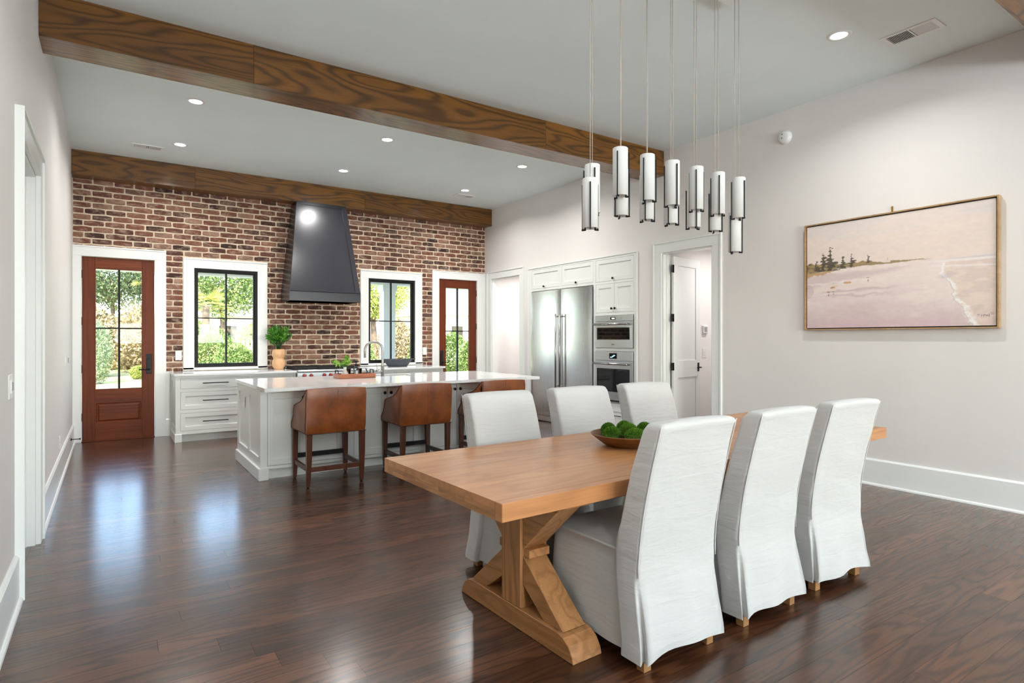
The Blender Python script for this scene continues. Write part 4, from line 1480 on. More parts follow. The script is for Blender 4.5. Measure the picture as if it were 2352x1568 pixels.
def chair_back_bm(seed):
    bm = bmesh.new()
    off = Vector((seed * 3.7, seed * 1.3, seed * 5.1))
    rings = []
    levels = list(np.linspace(0.0, 0.40, 15)) + list(np.linspace(0.43, 1.02, 24))
    for li, zz in enumerate(levels):
        hw, yo, yi = lerp_tab(HW, zz), lerp_tab(YO, zz), lerp_tab(YI, zz)
        pts, tg = rrect(-hw, hw, yo, yi, 0.020)
        ring = []
        for (x, y), (c, u) in zip(pts, tg):
            z = zz
            if zz < 0.40:
                k = (0.40 - zz) / 0.40
                if c in (1, 2):          # inverted pleat at the back corners
                    m = 1 - abs(u - 0.5) * 2
                    pull = 0.036 * (k ** 0.9) * max(0.0, m) ** 0.8
                    x -= math.copysign(pull, x) * 0.9
                    y += pull * 0.9
                hem = 0.056 + 0.014 * math.cos(x / max(hw, 1e-3) * PI * 0.5) + 0.006 * math.sin(seed * 2 + x * 14)
                z = hem + (0.40 - hem) * (1 - k)
                y -= 0.010 * k * math.sin(x * 21 + seed) if y < (yo + yi) / 2 else 0
            amp = 0.0055 if zz > 0.62 else 0.0095
            nv = mnoise.noise_vector(Vector((x * 3.0, y * 3.0, z * 7.0 + x * 2.2)) + off)
            ring.append(bm.verts.new((x + nv.x * amp * 0.5, y + nv.y * amp, z)))
        rings.append(ring)
    yo, yi, hw = lerp_tab(YO, 1.06), lerp_tab(YI, 1.06), lerp_tab(HW, 1.06)
    for zz, ins in ((1.038, 0.001), (1.049, 0.007), (1.055, 0.018)):
        pts, tg = rrect(-hw + ins, hw - ins, yo + ins, yi - ins, 0.020)
        rings.append([bm.verts.new((x, y, zz + 0.006 * math.cos(x / hw * 1.4) - 0.004 + 0.003 * mnoise.noise(Vector((x * 9, y * 9, seed))))) for x, y in pts])
    n = len(rings[0])
    for A, C in zip(rings[:-1], rings[1:]):
        for k in range(n):
            bm.faces.new((A[k], A[(k + 1) % n], C[(k + 1) % n], C[k]))
    # close the top
    top = rings[-1]
    mid = bm.verts.new((0, (yo + yi) / 2, 1.060))
    for k in range(n):
        bm.faces.new((top[k], top[(k + 1) % n], mid))
    return bm

def chair_seat_bm(seed):
    bm = bmesh.new()
    off = Vector((seed * 2.1, seed * 7.3, 11))
    rings = []
    def ring(hw, y0, y1, zf, fold=0.0, r=0.035):
        pts, tg = rrect(-hw, hw, y0, y1, r, 6, 16)
        out = []
        for i, (x, y) in enumerate(pts):
            z = zf
            s = fold * (math.sin((x + y * 1.7) * 19 + seed * 3) * 0.6 + math.sin((x * 1.3 - y) * 31 + seed) * 0.4)
            d = Vector((x, y - 0.05, 0)).normalized()
            nv = mnoise.noise_vector(Vector((x * 4, y * 4, zf * 5)) + off) * 0.005
            out.append(bm.verts.new((x + d.x * s + nv.x, y + d.y * s + nv.y, z)))
        rings.append(out)
    for zz in np.linspace(0.062, 0.47, 11):
        k = (0.47 - zz) / 0.41
        ring(0.239 + 0.006 * k, -0.26, 0.305 + 0.018 * k, zz, 0.004 * k)
    ring(0.247, -0.26, 0.309, 0.476)
    ring(0.2475, -0.26, 0.3095, 0.484)
    ring(0.243, -0.255, 0.305, 0.489, r=0.03)
    ring(0.240, -0.25, 0.302, 0.487, r=0.03)
    ring(0.215, -0.23, 0.275, 0.503, r=0.03)
    ring(0.15, -0.19, 0.20, 0.518, r=0.03)
    ring(0.07, -0.10, 0.12, 0.524, r=0.03)
    n = len(rings[0])
    for A, C in zip(rings[:-1], rings[1:]):
        for k in range(n):
            bm.faces.new((A[k], A[(k + 1) % n], C[(k + 1) % n], C[k]))
    mid = bm.verts.new((0, 0.01, 0.526))
    for k in range(n):
        bm.faces.new((rings[-1][k], rings[-1][(k + 1) % n], mid))
    return bm

def dining_chair(loc, rz, label, seed):
    t = thing('dining_chair', label, 'chair', loc, rz, 'slip-covered chairs at the dining table')
    bk = obj('back_cover', chair_back_bm(seed), M['linen'], t, smooth=True, local=True)
    st = obj('seat_cover', chair_seat_bm(seed), M['linen'], t, smooth=True, local=True)
    # seams that run up the back corners and round the seat
    for s in (-1, 1):
        pts = []
        for zz in np.linspace(0.40, 1.045, 16):
            pts.append((s * (lerp_tab(HW, zz) - 0.0035), lerp_tab(YO, zz) + 0.0035, zz))
        obj('seam', tube(pts, 0.0028, 6), M['linen'], bk, smooth=True, local=True)
    for sx in (-1, 1):
        for yy in (-0.280, 0.255):
            obj('leg', prism([(sx * 0.205 - 0.022, yy - 0.022), (sx * 0.205 + 0.022, yy - 0.022), (sx * 0.205 + 0.022, yy + 0.022), (sx * 0.205 - 0.022, yy + 0.022)], 'z', 0.0, 0.20, 0.002, 1), M['legwood'], t, local=True)
    return t
dining_chair((2.076, 2.045, 0), 0.0, 'white slip-covered dining chair nearest the camera, its back hiding part of the moss bowl', 1)
dining_chair((2.765, 2.055, 0), math.radians(1.0), 'middle of the three white slip-covered chairs on the near side of the table', 2)
dining_chair((3.475, 2.07, 0), math.radians(-2.0), 'white slip-covered chair on the near side of the table, closest to the painting', 3)
dining_chair((2.10, 2.885, 0), PI + math.radians(1.0), 'white slip-covered chair on the far side, left one, in front of the third stool', 4)
dining_chair((2.785, 2.90, 0), PI, 'white slip-covered chair on the far side, middle one, in front of the refrigerator', 5)
dining_chair((3.475, 2.92, 0), PI - math.radians(1.0), 'white slip-covered chair on the far side, right one, in front of the open white door', 6)

# ------------------------------------------------------------------ wooden bowl with moss
t = thing('wooden_bowl', 'shallow brown wooden bowl on the dining table', 'bowl', (2.545, 2.525, 0.769))
prof = [(0.0, 0.0), (0.125, 0.0), (0.14, 0.006), (0.19, 0.042), (0.222, 0.068), (0.226, 0.073), (0.218, 0.074), (0.185, 0.05), (0.13, 0.016), (0.0, 0.012)]
obj('shell', lathe(prof, 48, sx=1.0, sy=0.96), M['bowlwood'], t, smooth=True, local=True)
t_ = NT('moss')
fz = t_.noise(t_.pos(), 55, 4, 0.7)
fz2 = t_.noise(t_.pos(), 420, 3, 0.7)
t_.set(Base_Color=t_.mix(0.55, t_.ramp(fz, (0.3, S(24, 58, 8)), (0.7, S(86, 128, 24))), t_.ramp(fz2, (0.35, S(20, 44, 6)), (0.65, S(98, 146, 34)))), Roughness=0.95)
t_.bump(t_.math('ADD', fz, fz2), 1.0, 0.01)
M['moss'] = t_.m
fuzz = []
MOSS_AT = ('at its left rim', 'front left one, largest and nearest the camera', 'front right one beside the white chair', 'at its right rim', 'the one in the middle', 'back left one', 'back right one')
mounds = [(-0.128, 0.005, 0.060, 0.050), (-0.055, -0.112, 0.072, 0.048), (0.078, -0.105, 0.060, 0.054), (0.138, 0.0, 0.056, 0.056), (0.008, 0.005, 0.066, 0.062), (-0.058, 0.106, 0.054, 0.056), (0.068, 0.102, 0.055, 0.058)]
for i, (dx, dy, r, h) in enumerate(mounds):
    bm = bmesh.new()
    bmesh.ops.create_icosphere(bm, subdivisions=4, radius=1.0)
    for v in bm.verts:
        n1 = mnoise.noise(v.co * 3 + Vector((i * 9, 0, 0))) * 0.10 + mnoise.noise(v.co * 22 + Vector((0, i * 5, 0))) * 0.035
        v.co *= 1 + n1
        v.co = Vector((v.co.x * r * 0.84, v.co.y * r * 0.84, max(v.co.z, -0.15) * h))
    o = tag(obj('moss_mound', bm, M['moss'], smooth=True), 'green moss cushion in the wooden bowl, ' + MOSS_AT[i], 'moss', 'moss cushions in the bowl')
    o.location = (2.545 + dx, 2.525 + dy, 0.769 + 0.064)
    fuzz.append((o, r, h, i))

# ------------------------------------------------------------------ leather counter stools
def stool(cx, label, rz=0.0, dy=0.0):
    t = thing('counter_stool', label, 'stool', (cx, 5.92 + dy, 0), rz, 'leather counter stools at the island')
    w = 0.283
    yb, yf = -0.300, 0.275
    # back panel, slightly domed
    bm = bmesh.new()
    nx, nz = 12, 8
    def skin(side):
        G_ = {}
        for i in range(nx + 1):
            for j in range(nz + 1):
                u, v = -1 + 2 * i / nx, j / nz
                z = 0.508 + v * (0.925 - 0.508) + (0.010 * (1 - u * u) if j == nz else 0)
                lean = 0.0 - 0.028 * v
                if side == 0:
                    y = yb + lean + 0.010 * (abs(u) ** 6) - 0.004 * (1 - u * u) + (0.012 if j in (0, nz) else 0)
                else:
                    y = yb + lean + 0.07
                xx = u * (w - (0.004 if j in (0, nz) and side == 0 else 0))
                G_[i, j] = bm.verts.new((xx, y, z))
        for i in range(nx):
            for j in range(nz):
                bm.faces.new((G_[i, j], G_[i + 1, j], G_[i + 1, j + 1], G_[i, j + 1]))
        return G_
    F, K = skin(0), skin(1)
    rim = [(i, 0) for i in range(nx + 1)] + [(nx, j) for j in range(1, nz + 1)] + [(i, nz) for i in range(nx - 1, -1, -1)] + [(0, j) for j in range(nz - 1, 0, -1)]
    for a, b in zip(rim, rim[1:] + rim[:1]):
        bm.faces.new((F[a], F[b], K[b], K[a]))
    o = obj('back_panel', bm, M['leather'], t, local=True)
    smooth_by_angle(o, 50)
    obj('seam', tube([(0.0, yb - 0.0045 - 0.028 * v, 0.508 + v * 0.417) for v in np.linspace(0.02, 0.98, 8)], 0.0018, 6), M['leather'], o, smooth=True, local=True)
    # sloping sides
    prof = [(yb + 0.055, 0.915), (yb + 0.10, 0.872), (yb + 0.16, 0.830), (yb + 0.24, 0.795), (yb + 0.34, 0.772), (yb + 0.43, 0.752), (yb + 0.465, 0.738),
            (yb + 0.482, 0.705), (yb + 0.498, 0.650), (yb + 0.525, 0.606), (yb + 0.56, 0.574), (yf, 0.552), (yf, 0.508), (yb + 0.05, 0.508), (yb + 0.02, 0.85)]
    prof[0] = (yb + 0.02, 0.922)
    for s in (-1, 1):
        a, b = sorted((s * w, s * (w - 0.05)))
        sp = obj('side_panel', prism(prof, 'x', a, b, 0.006, 2), M['leather'], t, local=True)
        smooth_by_angle(sp, 45)
        edge = [(s * (w - 0.001), y, z + 0.002) for y, z in prof[:12]] + [(s * (w - 0.001), yf, 0.508), (s * (w - 0.001), yb + 0.02, 0.508)]
        obj('piping', tube(edge, 0.0038, 6), M['piping'], sp, smooth=True, local=True)
    obj('seat_cushion', B((-w + 0.052, w - 0.052, yb + 0.05, yf + 0.004, 0.55, 0.655), bevel=0.025, seg=3), M['leather'], t, local=True, smooth=True)
    obj('seat_base', B((-w + 0.05, w - 0.05, yb + 0.03, yf, 0.508, 0.548)), M['leather'], t, local=True)
    obj('piping', tube([(-w, yb - 0.002, 0.507), (w, yb - 0.002, 0.507)], 0.004, 6), M['piping'], t, smooth=True, local=True)
    # tapered legs
    def leg(x, y, sx, sy):
        bm = bmesh.new()
        rings = []
        for z, s, k in ((0.508, 0.026, 0.0), (0.30, 0.024, 0.15), (0.10, 0.020, 0.7), (0.012, 0.0165, 1.0)):
            ox, oy = x + sx * 0.016 * k, y + sy * 0.020 * k
            rings.append([bm.verts.new((ox + a * s, oy + b * s, z)) for a, b in ((-1, -1), (1, -1), (1, 1), (-1, 1))])
        for A, C in zip(rings[:-1], rings[1:]):
            for q in range(4):
                bm.faces.new((A[q], A[(q + 1) % 4], C[(q + 1) % 4], C[q]))
        bm.faces.new(rings[0]); bm.faces.new(rings[-1])
        bmesh.ops.recalc_face_normals(bm, faces=bm.faces)
        bmesh.ops.bevel(bm, geom=[e for e in bm.edges if abs(e.verts[0].co.z - e.verts[1].co.z) > 0.02], offset=0.003, segments=1, affect='EDGES')
        o = obj('leg', bm, M['walnut'], t, local=True)
        obj('glide', lathe([(0, 0), (0.012, 0), (0.012, 0.012), (0, 0.012)], 10, (x + sx * 0.016, y + sy * 0.020, 0)), M['blackmetal'], o, local=True)
    for sx in (-1, 1):
        leg(sx * (w - 0.028), yb + 0.035, sx * 0.2, 1.0)
        leg(sx * (w - 0.028), yf - 0.035, sx * 0.2, -0.2)
        a, b = sorted((sx * (w - 0.016), sx * (w - 0.042)))
        obj('side_stretcher', B((a, b, yb + 0.055, yf - 0.05, 0.148, 0.192), bevel=0.002), M['walnut'], t, local=True)
    obj('rear_stretcher', B((-w + 0.04, w - 0.04, yb + 0.030, yb + 0.056, 0.148, 0.192), bevel=0.002), M['walnut'], t, local=True)
    obj('foot_rail', B((-w + 0.042, w - 0.042, yf - 0.056, yf - 0.030, 0.205, 0.250), bevel=0.002), M['blackmetal'], t, local=True, label='black metal foot rail')
    return t
stool(1.795, 'tan leather counter stool at the left end of the island')
stool(2.745, 'tan leather counter stool in the middle of the island, behind the table corner', math.radians(-1.0))
stool(3.705, 'tan leather counter stool at the right island end, half hidden by a white chair')

# ------------------------------------------------------------------ pendant cluster
t = thing('pendant_chandelier', 'cluster of white glass cylinder pendants with black brackets over the dining table', 'chandelier', (2.97, 2.58, ZC))
obj('canopy', B((-0.80, 0.80, -0.13, 0.13, -0.045, 0.0), bevel=0.008, seg=2), M['plastic'], t, local=True)
rowA = [(2.268, 2.31), (2.505, 2.527), (2.735, 2.527), (2.964, 2.527), (3.196, 2.527), (3.422, 2.525), (3.651, 2.525)]
rowB = [(2.342, 2.417), (2.575, 2.427), (2.798, 2.427), (3.021, 2.427), (3.251, 2.427), (3.472, 2.427), (3.695, 2.300)]
PR, PL_ = 0.0445, 0.280
def shade_bm():
    prof = [(PR, 0.0), (PR, -PL_), (PR - 0.004, -PL_), (PR - 0.004, -0.006), (0.008, -0.004), (0.008, 0.002), (PR - 0.003, 0.003), (PR, 0.0)]
    return lathe(prof, 32)
b0 = shade_bm()
shade_me = bpy.data.meshes.new('shade'); 
bmesh.ops.recalc_face_normals(b0, faces=b0.faces)
b0.to_mesh(shade_me); b0.free()
shade_me.materials.append(M['opal'])
for p in shade_me.polygons:
    p.use_smooth = len(p.vertices) == 4 and abs(p.normal.z) < 0.3
rr = random.Random(3)
M['cable'] = simple('pendant_cable', S(176, 164, 152), 0.5)
for rowi, (row_, yy) in enumerate(((rowA, 2.55), (rowB, 2.615))):
    for i, (x, zt) in enumerate(row_):
        s = bpy.data.objects.new('shade', shade_me)
        COL.objects.link(s)
        s.parent = t
        s.location = (x - 2.97, yy - 2.58, zt - ZC)
        obj('cable', tube([(x, yy, zt), (x, yy, ZC - 0.03)], 0.0024, 6), M['cable'], t, smooth=True)
        a0 = rr.uniform(0, 2 * PI) if (rowi, i) != (0, 0) else 4.0
        for k in range(3):
            a = a0 + k * 2 * PI / 3
            ca, sa = math.cos(a), math.sin(a)
            rp = PR + 0.006
            pts = [(rp * ca, rp * sa, -0.03), (rp * ca, rp * sa, -PL_ - 0.006), ((PR - 0.012) * ca, (PR - 0.012) * sa, -PL_ - 0.006), ((PR - 0.012) * ca, (PR - 0.012) * sa, -PL_ + 0.004)]
            bm = bmesh.new()
            h = 0.0040
            for p, q in zip(pts[:-1], pts[1:]):
                pv, qv = Vector(p), Vector(q)
                d = (qv - pv).normalized()
                tube([tuple(pv - d * h), tuple(qv + d * h)], h * 1.25, 4, bm=bm)
            obj('bracket', bm, M['blackmetal'], s, local=True)

# ------------------------------------------------------------------ painting
def painting():
    nu, nv = 420, 270
    u = np.linspace(0, 1, nu)[None, :].repeat(nv, 0)
    v = np.linspace(0, 1, nv)[:, None].repeat(nu, 1)
    def smooth_noise(sx, sy, seed):
        r = np.random.default_rng(seed)
        out = np.zeros((nv, nu))
        amp = 1.0
        for o in range(4):
            gx, gy = int(sx * 2 ** o) + 2, int(sy * 2 ** o) + 2
            g = r.random((gy, gx))
            X, Y = u * (gx - 1.001), v * (gy - 1.001)
            i, j = X.astype(int), Y.astype(int)
            fx, fy = X - i, Y - j
            fx, fy = fx * fx * (3 - 2 * fx), fy * fy * (3 - 2 * fy)
            val = (g[j, i] * (1 - fx) + g[j, i + 1] * fx) * (1 - fy) + (g[j + 1, i] * (1 - fx) + g[j + 1, i + 1] * fx) * fy
            out += amp * (val - 0.5)
            amp *= 0.55
        return out
    n1, n2, n3, n4 = smooth_noise(5, 9, 1), smooth_noise(14, 24, 2), smooth_noise(40, 50, 3), smooth_noise(3, 14, 4)
    C = np.zeros((nv, nu, 3))
    def blend(mask, col):
        m = np.clip(mask, 0, 1)[..., None]
        C[:] = C * (1 - m) + np.array(col, float) * m
    sstep = lambda a, b, x: np.clip((x - a) / (b - a), 0, 1) ** 2 * (3 - 2 * np.clip((x - a) / (b - a), 0, 1))
    C[:] = (226, 211, 202)
    blend(sstep(0.75, 1.0, v + n1 * 0.15) * 0.55, (212, 206, 204))
    blend(sstep(0.1, 0.5, n4 + 0.2) * 0.30, (236, 214, 200))
    hor = 0.604 - 0.05 * u + 0.006 * np.sin(u * 40) * (u < 0.7)
    sand = sstep(0.0, 0.012, hor - v)
    blend(sand, (229, 214, 207))
    # mauve wash of the dune shadow on the left and the wet sand below
    mv = sstep(0.0, 0.03, (0.53 + 0.03 * u + n2 * 0.02) - v) * sstep(0.0, 0.05, v - (0.36 + 0.22 * u)) * sstep(0.72, 0.45, u)
    blend(mv * 0.75, (205, 186, 184))
    wet = sstep(0.32, 0.05, v + n1 * 0.12 + 0.10 * np.abs(u - 0.35)) 
    blend(wet * 0.8, (203, 182, 182))
    blend(sstep(0.12, 0.0, v + n2 * 0.05) * 0.5 * (u < 0.8), (206, 176, 186))
    blend(sstep(0.05, 0.3, n4) * sstep(0.45, 0.3, v) * 0.35 * (u < 0.75), (214, 192, 192))
    blend(sstep(0.02, 0.0, np.abs(v - (0.34 + 0.03 * u + n2 * 0.02))) * sstep(0.05, 0.15, u) * sstep(0.6, 0.4, u) * 0.6, (190, 168, 168))
    blend(sstep(0.015, 0.0, np.abs(v - (0.42 + 0.05 * u + n2 * 0.03))) * sstep(0.5, 0.4, u) * 0.6, (236, 226, 220))
    blend(sstep(0.02, 0.0, np.abs(v - (0.30 + n2 * 0.03))) * sstep(0.6, 0.4, u) * sstep(0.0, 0.2, u) * 0.5, (190, 166, 172))
    # dark blot at the left edge
    blend(((u / 0.045) ** 2 + ((v - 0.36) / 0.07) ** 2 < 1) * 0.3, (178, 152, 160))
    # peach surf on the right
    foam = [(0.765, 0.53), (0.758, 0.44), (0.805, 0.345), (0.822, 0.30), (0.807, 0.25), (0.868, 0.145), (0.866, 0.105), (0.905, 0.0)]
    fv = np.array([p[1] for p in foam[::-1]])
    fu = np.array([p[0] for p in foam[::-1]])
    fx = np.interp(v, fv, fu) + n2 * 0.016 + n3 * 0.006
    right = sstep(0.0, 0.01, u - fx) * (v < 0.53)
    blend(right * 0.6, (224, 202, 186))
    blend(right * sstep(0.0, 0.3, n2 + 0.05) * 0.45, (206, 188, 184))
    fw = 0.010 + 0.016 * sstep(0.5, 0.1, v)
    blend(sstep(1.1, 0.2, np.abs(u - fx - fw * 0.4) / fw) * (v < 0.53) * np.clip(0.75 + n3 * 1.2, 0, 1), (236, 234, 230))
    blend(sstep(0.004, 0.0, np.abs(u - fx + 0.003)) * (v < 0.42) * 0.5, (170, 150, 146))
    blend(sstep(0.03, 0.0, np.abs(v - (0.42 + n2 * 0.02))) * sstep(0.05, 0.0, np.abs(u - 0.775)) * 0.5, (186, 176, 190))
    # far waves
    for vv0, a in ((0.545, -0.02), (0.505, -0.10)):
        line = vv0 + a * (u - 0.75)
        blend(sstep(0.014, 0.0, np.abs(v - line + n3 * 0.006)) * sstep(0.62, 0.8, u) * 0.7, (236, 230, 228))
    blend(sstep(0.010, 0.0, np.abs(v - (0.556 + n3 * 0.004))) * sstep(0.72, 0.95, u) * 0.6, (190, 186, 200))
    # land strip
    top = 0.625 - 0.045 * np.clip(u / 0.7, 0, 1) + n3 * 0.022 * (1 - u) + 0.012 * np.sin(u * 23) * (u < 0.5)
    bot = np.interp(u, [0, 0.08, 0.15, 0.22, 0.35, 0.5, 0.72], [0.525, 0.54, 0.552, 0.565, 0.566, 0.563, 0.574]) + n3 * 0.008
    land = sstep(0, 0.006, top - v) * sstep(0, 0.006, v - bot) * sstep(0.73, 0.66, u)
    blend(land * 0.95, (150, 130, 92))
    blend(land * sstep(-0.1, 0.25, n3) * sstep(0.5, 0.1, u) * 0.85, (92, 84, 66))
    blend(land * sstep(0.0, 0.3, n2) * 0.5, (176, 144, 96))
    tan = sstep(0, 0.01, (0.545 + 0.05 * u + n2 * 0.01) - v) * sstep(0, 0.008, v - (0.49 + 0.26 * u + n3 * 0.02)) * (u < 0.22)
    blend(tan * 0.9, (184, 150, 108))
    # trees
    for cu, ct, cb, w in ((0.062, 0.655, 0.555, 0.026), (0.108, 0.730, 0.548, 0.040), (0.153, 0.778, 0.548, 0.046), (0.228, 0.676, 0.56, 0.024), (0.283, 0.690, 0.565, 0.028), (0.378, 0.670, 0.59, 0.016), (0.485, 0.63, 0.59, 0.004)):
        h = np.clip((ct - v) / (ct - cb), 0, 1)
        jag = 0.55 + 0.45 * np.sin(h * 38 + cu * 90) + n3 * 1.3
        m = (np.abs(u - cu - n3 * 0.012) < w * (0.12 + 0.9 * h) * np.clip(jag, 0.25, 1.2)) & (v < ct) & (v > cb)
        blend(m * (0.92 if w > 0.008 else 0.4), (82, 74, 60))
    # little birds and flecks on the wet sand
    for cu, cv, a, b, col in ((0.165, 0.385, 0.016, 0.010, (176, 132, 84)), (0.19, 0.40, 0.012, 0.006, (214, 168, 120)), (0.255, 0.425, 0.026, 0.012, (200, 150, 106)), (0.14, 0.345, 0.010, 0.006, (140, 124, 104)),
                              (0.17, 0.345, 0.008, 0.005, (140, 124, 104)), (0.14, 0.315, 0.004, 0.012, (150, 136, 120)), (0.17, 0.32, 0.003, 0.010, (160, 146, 130)), (0.375, 0.455, 0.010, 0.004, (176, 140, 106)), (0.377, 0.43, 0.003, 0.012, (150, 130, 120))):
        blend((((u - cu) / a) ** 2 + ((v - cv + n3 * 0.006) / b) ** 2 < 1) * 0.85, col)
    # signature strokes
    sig = [(0.925, 0.088, 0.010, 0), (0.938, 0.080, 0.007, 1), (0.949, 0.082, 0.010, 0), (0.962, 0.080, 0.006, 0), (0.972, 0.082, 0.014, 1), (0.984, 0.094, 0.013, 0)]
    for cu, cv, hh, kind in sig:
        if kind:
            m = (np.abs(u - cu) < 0.0016) & (np.abs(v - cv) < hh)
        else:
            m = (np.abs(v - cv - hh * 0.6 * np.sin((u - cu) * 900)) < 0.0035) & (np.abs(u - cu) < 0.0055)
        blend(m * 0.8, (66, 54, 48))
    C = np.clip(C + (n3[..., None] * 5), 0, 255) / 255.0
    return u, v, np.where(C <= 0.04045, C / 12.92, ((C + 0.055) / 1.055) ** 2.4)
PY0, PY1, PZ0, PZ1 = 3.418, 1.778, 1.489, 2.580     # outer frame (left edge, right edge, bottom, top)
t = thing('framed_painting', 'framed watercolor beach scene hanging on the right wall', 'painting', (XR, (PY0 + PY1) / 2, PZ0))
pu, pv, pc = painting()
nv_, nu_ = pu.shape
inset = 0.022
Yc = PY0 - inset - pu * (PY0 - PY1 - 2 * inset)
Zc = PZ0 + inset + pv * (PZ1 - PZ0 - 2 * inset)
me = bpy.data.meshes.new('canvas')
co = np.stack([np.full_like(Yc, 6.027 - XR), Yc - (PY0 + PY1) / 2, Zc - PZ0], -1).reshape(-1, 3)
idx = np.arange(nv_ * nu_).reshape(nv_, nu_)
q = np.stack([idx[:-1, :-1], idx[1:, :-1], idx[1:, 1:], idx[:-1, 1:]], -1).reshape(-1, 4)
me.from_pydata(co.tolist(), [], q.tolist())
ca = me.color_attributes.new('paint', 'FLOAT_COLOR', 'POINT')
ca.data.foreach_set('color', np.concatenate([pc.reshape(-1, 3), np.ones((nv_ * nu_, 1))], 1).ravel().astype(np.float32))
tm = NT('watercolor')
tm.set(Base_Color=tm.n('Attribute', attribute_name='paint').outputs['Color'], Roughness=0.75)
tm.bump(tm.noise(tm.pos(), 700, 2), 0.12, 0.001)
me.materials.append(tm.m)
cv = bpy.data.objects.new('canvas', me)
COL.objects.link(cv)
cv.parent = t
obj('stretcher', B((6.029, 6.052, PY1 + inset, PY0 - inset, PZ0 + inset, PZ1 - inset)), M['plastic'], t)
fw_, fx0 = 0.012, 6.013
obj('frame_side', B((fx0, 6.062, PY0 - fw_, PY0, PZ0, PZ1)), M['frame_wood'], t)
obj('frame_side', B((fx0, 6.062, PY1, PY1 + fw_, PZ0, PZ1)), M['frame_wood'], t)
obj('frame_rail', B((fx0, 6.062, PY1 + fw_, PY0 - fw_, PZ0, PZ0 + fw_)), M['frame_wood'], t)
obj('frame_rail', B((fx0, 6.062, PY1 + fw_, PY0 - fw_, PZ1 - fw_, PZ1)), M['frame_wood'], t)
obj('rebate', B((6.052, 6.058, PY1 + fw_, PY0 - fw_, PZ0 + fw_, PZ1 - fw_)), M['bronze'], t)  # near-black backing colours in the shade between frame and canvas
M['brass'] = simple('brass', S(196, 150, 64), 0.3, 0.9)
hk = obj('hanger', B((6.055, XR - 0.0005, 2.587, 2.603, 2.575, 2.640), bevel=0.001), M['brass'], t)
obj('nail', tube([(6.062, 2.595, 2.628), (6.046, 2.595, 2.634)], 0.004, 8), M['brass'], hk, smooth=True)

# ------------------------------------------------------------------ leaves
def leaf_mesh(name, centers, dirs, length, width, tone, mat, fold=0.25):
    """many folded leaves as one mesh; arrays of n"""
    n = len(centers)
    dirs = dirs / np.linalg.norm(dirs, axis=1, keepdims=True)
    rnd = RNG.normal(size=(n, 3))
    side = np.cross(dirs, rnd)
    side /= np.linalg.norm(side, axis=1, keepdims=True) + 1e-9
    up = np.cross(side, dirs)
    L = (length if np.ndim(length) else np.full(n, length))[:, None]
    W = (width if np.ndim(width) else np.full(n, width))[:, None]
    a = centers
    tip = centers + dirs * L
    m = centers + dirs * L * 0.45
    l = m + side * W * 0.5 + up * W * fold
    r = m - side * W * 0.5 + up * W * fold
    V = np.stack([a, l, tip, r], 1).reshape(-1, 3)
    base = np.arange(n)[:, None] * 4
    F = np.concatenate([base + np.array([[0, 2, 1]]), base + np.array([[0, 3, 2]])], 1).reshape(-1, 3)
    me = bpy.data.meshes.new(name)
    me.vertices.add(len(V))
    me.vertices.foreach_set('co', V.ravel())
    me.loops.add(len(F) * 3)
    me.loops.foreach_set('vertex_index', F.ravel().astype(np.int32))
    me.polygons.add(len(F))
    me.polygons.foreach_set('loop_start', (np.arange(len(F)) * 3).astype(np.int32))
    me.polygons.foreach_set('loop_total', np.full(len(F), 3, np.int32))
    me.update()
    me.attributes.new('tone', 'FLOAT', 'POINT').data.foreach_set('value', np.repeat(tone, 4).astype(np.float32))
    me.materials.append(mat)
    return me

# fine shoots standing on the moss cushions
for o, r, h, i in fuzz:
    rg = np.random.default_rng(60 + i)
    n = 2600
    d = rg.normal(size=(n, 3))
    d[:, 2] = np.abs(d[:, 2]) + 0.45
    d /= np.linalg.norm(d, axis=1, keepdims=True)
    P0 = d * np.array([r * 0.84, r * 0.84, h]) * 0.99
    me = leaf_mesh('shoots', P0, d + rg.normal(size=(n, 3)) * 0.5, rg.uniform(0.006, 0.013, n), np.full(n, 0.0025), np.clip(rg.normal(0.5 + 0.15 * math.sin(i * 2.1), 0.25, n), 0, 1), M['moss_shoot'])
    so = bpy.data.objects.new('shoots', me)
    COL.objects.link(so)
    so.parent = o
    so['kind'] = 'stuff'

